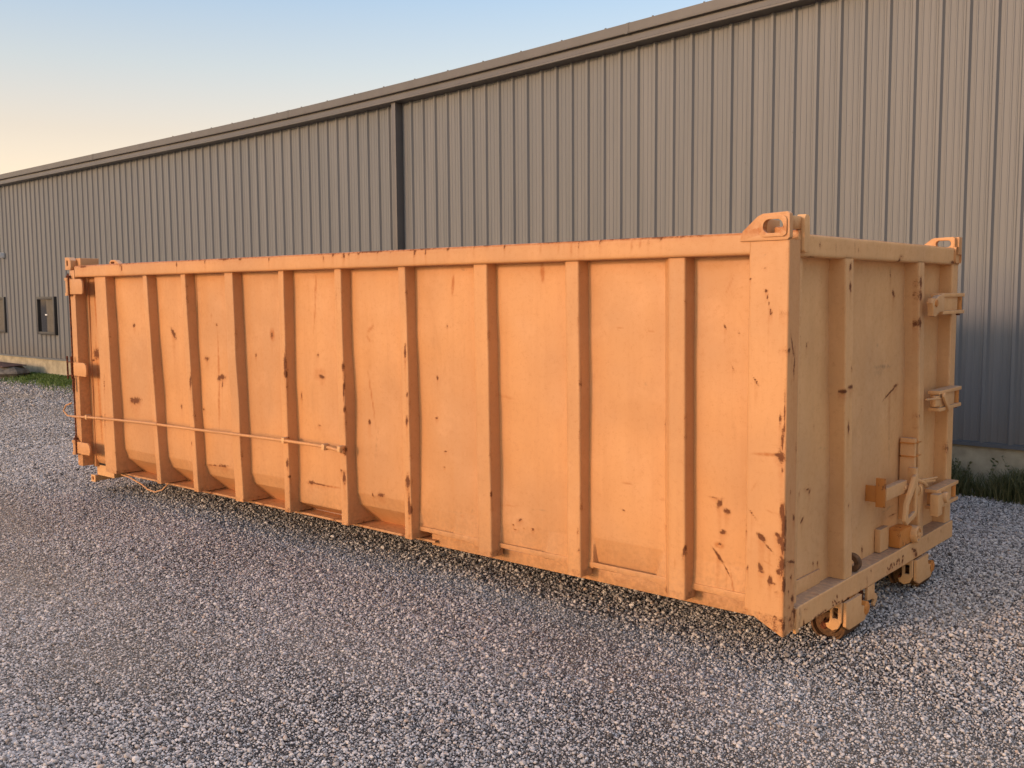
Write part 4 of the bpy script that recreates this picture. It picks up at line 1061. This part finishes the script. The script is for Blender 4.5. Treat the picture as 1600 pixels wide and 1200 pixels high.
# hinge / clamp boxes on the far corner post
def clamp(zc, kind):
    mb = MB(); h_ = .062; xo = .058
    y0, y1 = 1.90, 2.335
    mb.box(-.011, xo, y0+.02, y1, zc+h_-.022, zc+h_, .004)                 # upper lip
    mb.box(-.011, xo, y0+.03, y1, zc-h_, zc-h_+.022, .004)                 # lower lip
    mb.box(-.011, xo-.012, y0+.06, y1-.10, zc-h_+.022, zc+h_-.022, .003)   # body
    if kind == 0:
        mb.prism([(y0-.175, zc+.008), (y0-.150, zc+.035), (y0-.10, zc+.034), (y0-.05, zc+.050), (y0+.04, zc+.056), (y0+.04, zc-.045), (y0-.04, zc-.045), (y0-.11, zc-.072), (y0-.15, zc-.066), (y0-.155, zc-.02)], xo-.03, xo+.004, plane='YZ', bev=.004)
    elif kind == 1:
        mb.obox((xo-.01, y0-.055, zc+.022), (.012, .26, .010), (R(-3), 0, 0), .002)
        mb.obox((xo+.006, y0+.12, zc-.010), (.014, .15, .034), (R(-42), 0, 0), .004)
        mb.box(xo-.03, xo-.01, y0-.02, y0+.10, zc-.03, zc+.035, .004)
    else:
        mb.box(xo-.02, xo+.03, y0-.04, y0+.04, zc-.085, zc+.045, .006)
        mb.obox((xo+.006, y0+.075, zc+.0), (.014, .12, .030), (R(-48), 0, 0), .004)
        mb.lathe([(0, .02), (.03, .02), (.034, .012), (.034, -.02), (0, -.02)], (xo, y0+.17, zc-.005), 'X', 20)
    cl = build(mb, "clamp", PAINT_W, box_, True)
    mb = MB(); mb.lathe([(0, zc-h_+.0225), (.022, zc-h_+.0225), (.022, zc+h_-.0225), (0, zc+h_-.0225)], (xo-.030, y1-.026, 0), 'Z', 16); build(mb, "barrel", PAINT_O, cl)
    mb = MB(); mb.box(-.011, .002, y1-.10, y1-.055, zc-h_+.0225, zc+h_-.0225, .001)  # dark plate put in as the shadow behind the barrel, joined with the pin
    mb.lathe([(0, zc-h_-.012), (.012, zc-h_-.012), (.012, zc-h_-.0005), (0, zc-h_-.0005)], (xo-.030, y1-.026, 0), 'Z', 12); build(mb, "barrel_shadow_plate" if False else "hinge_pin", RUST, cl)  # this hinge_pin also holds the plate standing in for the barrel's shadow
    if kind == 0:
        mb = MB(); mb.lathe([(0, xo+.010), (.020, xo+.010), (.022, xo+.006), (.022, xo-.02), (0, xo-.02)], (0, y0-.110, zc+.006), 'X', 18); build(mb, "bolt_head", PAINT_O, cl)
clamp(1.492, 0); clamp(.920, 1); clamp(.330, 2)
# ratchet binder on the second end rib
mb = MB(); mb.box(-.030, .022, 1.175, 1.189, .405, .565, .003); mb.box(-.088, -.031, 1.180, 1.186, .43, .52, .002)
build(mb, "binder_plate", PAINT_O, box_)
mb = MB(); mb.box(-.012, .026, 1.1895, 1.50, .442, .512, .005); mb.tube([(.0, 1.46, .470), (.02, 1.66, .432)], .030, 18); mb.lathe([(.032, -.010), (.038, -.008), (.038, .008), (.032, .010)], (.02, 1.66, .432), 'Y', 18)
mb.tube([(.03, 1.58, .500), (.045, 1.76, .468), (.045, 1.90, .452)], .010, 10); mb.tube([(.045, 1.68, .485), (.05, 1.80, .476), (.05, 1.93, .466)], .007, 8); mb.tube([(.02, 1.60, .51), (.05, 1.70, .470), (.04, 1.78, .44)], .012, 8)
build(mb, "binder_bar", PAINT_W, box_, True)
mb = MB(); tri = [(1.560, .545), (1.528, .530), (1.405, .395), (1.385, .300), (1.420, .272), (1.565, .300), (1.580, .330), (1.580, .540)]
inn = [(1.540, .470), (1.446, .385), (1.430, .322), (1.444, .308), (1.545, .330)]
mb.prism(tri, .040, .062, plane='YZ', hole=inn, bev=.004); mb.box(.01, .058, 1.548, 1.582, .50, .575, .003)
build(mb, "binder_handle", PAINT_W, box_, True)
mb = MB(); mb.box(-.088, -.004, 1.50, 1.70, .113, .212, .008)
build(mb, "binder_housing", PAINT_O, box_, True)
mb = MB(); mb.lathe([(0, .030), (.014, .030), (.018, .022), (.034, .020), (.036, .030), (.046, .030), (.050, .024), (.050, -.02), (0, -.02)], (.0, 1.715, .160), 'X', 28)
for a_k in range(3): mb.obox((.027, 1.715+.026*math.cos(2.1*a_k), .160+.026*math.sin(2.1*a_k)), (.006, .020, .008), (2.1*a_k, 0, 0), .001)
build(mb, "ratchet_wheel", PAINT_W, box_)
mb = MB(); mb.box(-.0885, -.055, 1.335, 1.465, .113, .245, .004); build(mb, "gusset_plate", PAINT_W, box_, True)
mb = MB(); mb.box(-.0885, -.0045, 1.700, 1.733, .24, .72, .004); build(mb, "rib_stiffener", PAINT_W, box_, True)
for z_ in (.610, .688):
    mb = MB(); mb.box(-.0885, -.002, 1.690, 1.81, z_, z_+.008, .002); build(mb, "weld_strap", PAINT_O, box_)
# dark rubbish showing over the left end of the rail
mb = MB()
for k in range(9):
    bm = bmesh.new(); bmesh.ops.create_icosphere(bm, subdivisions=2, radius=1)
    sx = random.uniform(.05, .12)
    for v in bm.verts: v.co = Vector((v.co.x*sx, v.co.y*.10, v.co.z*.055))*(1+.5*mnoise.noise(v.co*2+Vector((k*3.1, 0, 0)))) + Vector((-6.50+.045*k, .32+.03*(k % 3), 1.775+random.uniform(0, .022)-.004*k))
    mb.bm(bm)
mb.box(-6.56, -6.1, .20, .48, .11, 1.76, .01)
tar = build(mb, "rolled_tarp", DARK, None, origin=(-6.33, .34, .11)); tag(tar, "dark crumpled tarp bundled inside the container at its far left end", "tarp")

# ------------------------------------------------------------------ things by the wall, far left
def oct_(cx, cy, rx, ry, z, rot=.3): return [(cx+rx*math.cos(R(22.5+45*k)+rot), cy+ry*math.sin(R(22.5+45*k)+rot), z) for k in range(8)]
def block(cx, cy, levels):
    mb = MB(); rings = [oct_(cx, cy, rx, ry, z) for rx, ry, z in levels]
    vs_ = [p for r_ in rings for p in r_]; fs_ = []
    for i in range(len(rings)-1):
        for k in range(8): fs_.append((i*8+k, i*8+(k+1) % 8, (i+1)*8+(k+1) % 8, (i+1)*8+k))
    fs_.append(tuple((len(rings)-1)*8+k for k in range(8))); mb.add(vs_, fs_); return mb
B0 = W3(-20.75, -.62, GZ)
sl_ = build(block(B0[0], B0[1], [(.70, .42, GZ-.02), (.72, .44, GZ+.03), (.70, .42, GZ+.055)]), "concrete_slab", OLDCONC, None, smooth=20, origin=B0)
tag(sl_, "thin pale concrete slab lying on the gravel under the eight-sided block", "slab")
bb_ = build(block(B0[0]+.05, B0[1], [(.70, .42, GZ+.057), (.78, .47, GZ+.11), (.74, .44, GZ+.16), (.58, .33, GZ+.245), (.56, .32, GZ+.25)]), "concrete_block", OLDCONC, None, smooth=20, origin=(B0[0], B0[1], GZ+.057))
tag(bb_, "squat eight-sided weathered grey concrete block on the ground by the building wall", "concrete block")
mb = MB(); q0 = W3(-21.75, -.60, GZ+.272); mb.obox(q0, (3.2, .50, .014), (R(2), R(.3), -BA), .002)
sh_ = build(mb, "metal_sheet", RUSTSHEET, None, origin=q0); tag(sh_, "flat rusty brown metal sheet resting on top of the concrete block", "metal sheet")
mb = MB(); q1 = W3(-22.2, -.7, GZ+.0)
for k in range(3): mb.obox((q1[0]+.1*k, q1[1]+.05*k, GZ+.045+.075*k), (1.5, .5-.06*k, .065), (0, 0, R(3*k-4)), .006)
wd_ = build(mb, "timber_stack", DARK, None, origin=q1); tag(wd_, "dark weathered timbers stacked at the left edge, beside the concrete block", "timber")

# ------------------------------------------------------------------ grass and weeds
def blades(name, spots, mat, label, hmin, hmax, wdt, cat):
    v_ = []; f_ = []; tone = []
    for (x, y, hs) in spots:
        h_ = random.uniform(hmin, hmax)*hs; a = random.uniform(0, 6.28); lean = random.uniform(.1, .7)*h_; la = random.uniform(0, 6.28)
        wx, wy = math.cos(a)*wdt, math.sin(a)*wdt; z0 = GZ-.01; b0 = len(v_); t_ = random.random()
        for k, (fz, wd) in enumerate(((0, 1), (.5, .8), (.85, .45))):
            ox, oy = math.cos(la)*lean*fz**2, math.sin(la)*lean*fz**2
            v_ += [(x-wx*wd+ox, y-wy*wd+oy, z0+h_*fz), (x+wx*wd+ox, y+wy*wd+oy, z0+h_*fz)]
        v_.append((x+math.cos(la)*lean, y+math.sin(la)*lean, z0+h_*(1-.3*lean/h_)))
        f_ += [(b0, b0+1, b0+3, b0+2), (b0+2, b0+3, b0+5, b0+4), (b0+4, b0+5, b0+6)]; tone += [t_]*7
    me = bpy.data.meshes.new(name); me.from_pydata(v_, [], f_); me.update()
    at = me.attributes.new('tone', 'FLOAT', 'POINT'); at.data.foreach_set('value', np.array(tone, dtype=np.float32))
    me.materials.append(mat); ob = bpy.data.objects.new(name, me); COL.objects.link(ob); tag(ob, label, cat, 'stuff'); return ob
sp_ = []
while len(sp_) < 16000:
    s_ = random.uniform(-20.6, -13.5); d_ = -abs(random.gauss(0, .45))
    if d_ < -1.5 + .35*mnoise.noise(Vector((s_*1.3, 0, 0))) or mnoise.noise(Vector((s_*1.6, d_*2, 5))) < -.38: continue
    if s_ < -19.8 and d_ < -.3: continue
    q = W3(s_, d_-.02, 0); sp_.append((q[0], q[1], 1.0))
blades("grass", sp_, GRASS, "bright green grass strip along the wall base at the far left", .05, .13, .007, "grass")
sp_ = []
while len(sp_) < 13000:
    s_ = random.uniform(-3.6, 1.8); d_ = -abs(random.gauss(0, .24)) - .02
    nn = mnoise.noise(Vector((s_*2.4, 3, 5)))
    if d_ < -.42-.25*nn or mnoise.noise(Vector((s_*3.1, d_*4, 1))) < -.25: continue
    q = W3(s_, d_, 0); sp_.append((q[0], q[1], max(.35, .9+.7*nn)))
blades("weeds", sp_, WEED, "straggly green and straw weeds along the wall base at the right", .08, .33, .0036, "weeds")
# taller leafy weed stems, one mesh of uncountable sprigs
v_ = []; f_ = []; tone = []
def leafq(c, d, sz, t_):
    d = Vector(d).normalized(); s2 = d.cross(Vector((random.uniform(-1, 1), random.uniform(-1, 1), 1))).normalized()*sz*.32; b0 = len(v_)
    c = Vector(c); v_.extend([c[:], (c+d*sz*.5+s2)[:], (c+d*sz)[:], (c+d*sz*.5-s2)[:]]); f_.append((b0, b0+1, b0+2, b0+3)); tone.extend([t_]*4)
for k in range(70):
    s_ = random.uniform(-3.4, 1.8); q = Vector(W3(s_, -random.uniform(.04, .32), GZ)); h_ = random.uniform(.12, .34); lx, ly = random.uniform(-.12, .12), random.uniform(-.08, .06); t_ = random.random()
    for j in range(12):
        f0 = j/12; p0 = q+Vector((lx*f0**1.5, ly*f0**1.5, h_*f0)); p1 = q+Vector((lx*((j+1)/12)**1.5, ly*((j+1)/12)**1.5, h_*(j+1)/12)); b0 = len(v_)
        v_.extend([(p0+Vector((-.0014, 0, 0)))[:], (p0+Vector((.0014, 0, 0)))[:], (p1+Vector((.0012, 0, 0)))[:], (p1+Vector((-.0012, 0, 0)))[:]]); f_.append((b0, b0+1, b0+2, b0+3)); tone.extend([t_]*4)
        if j > 1:
            for _ in range(2): leafq(p1, (random.uniform(-1, 1), random.uniform(-1, 1), random.uniform(-.1, .8)), random.uniform(.015, .042), t_)
me = bpy.data.meshes.new("leafy_weeds"); me.from_pydata(v_, [], f_); at = me.attributes.new('tone', 'FLOAT', 'POINT'); at.data.foreach_set('value', np.array(tone, dtype=np.float32)); me.materials.append(WEED)
ob = bpy.data.objects.new("leafy_weeds", me); COL.objects.link(ob); tag(ob, "taller leafy weed stems against the concrete foundation at the right", "weeds", 'stuff')

scene.render.engine = 'CYCLES'
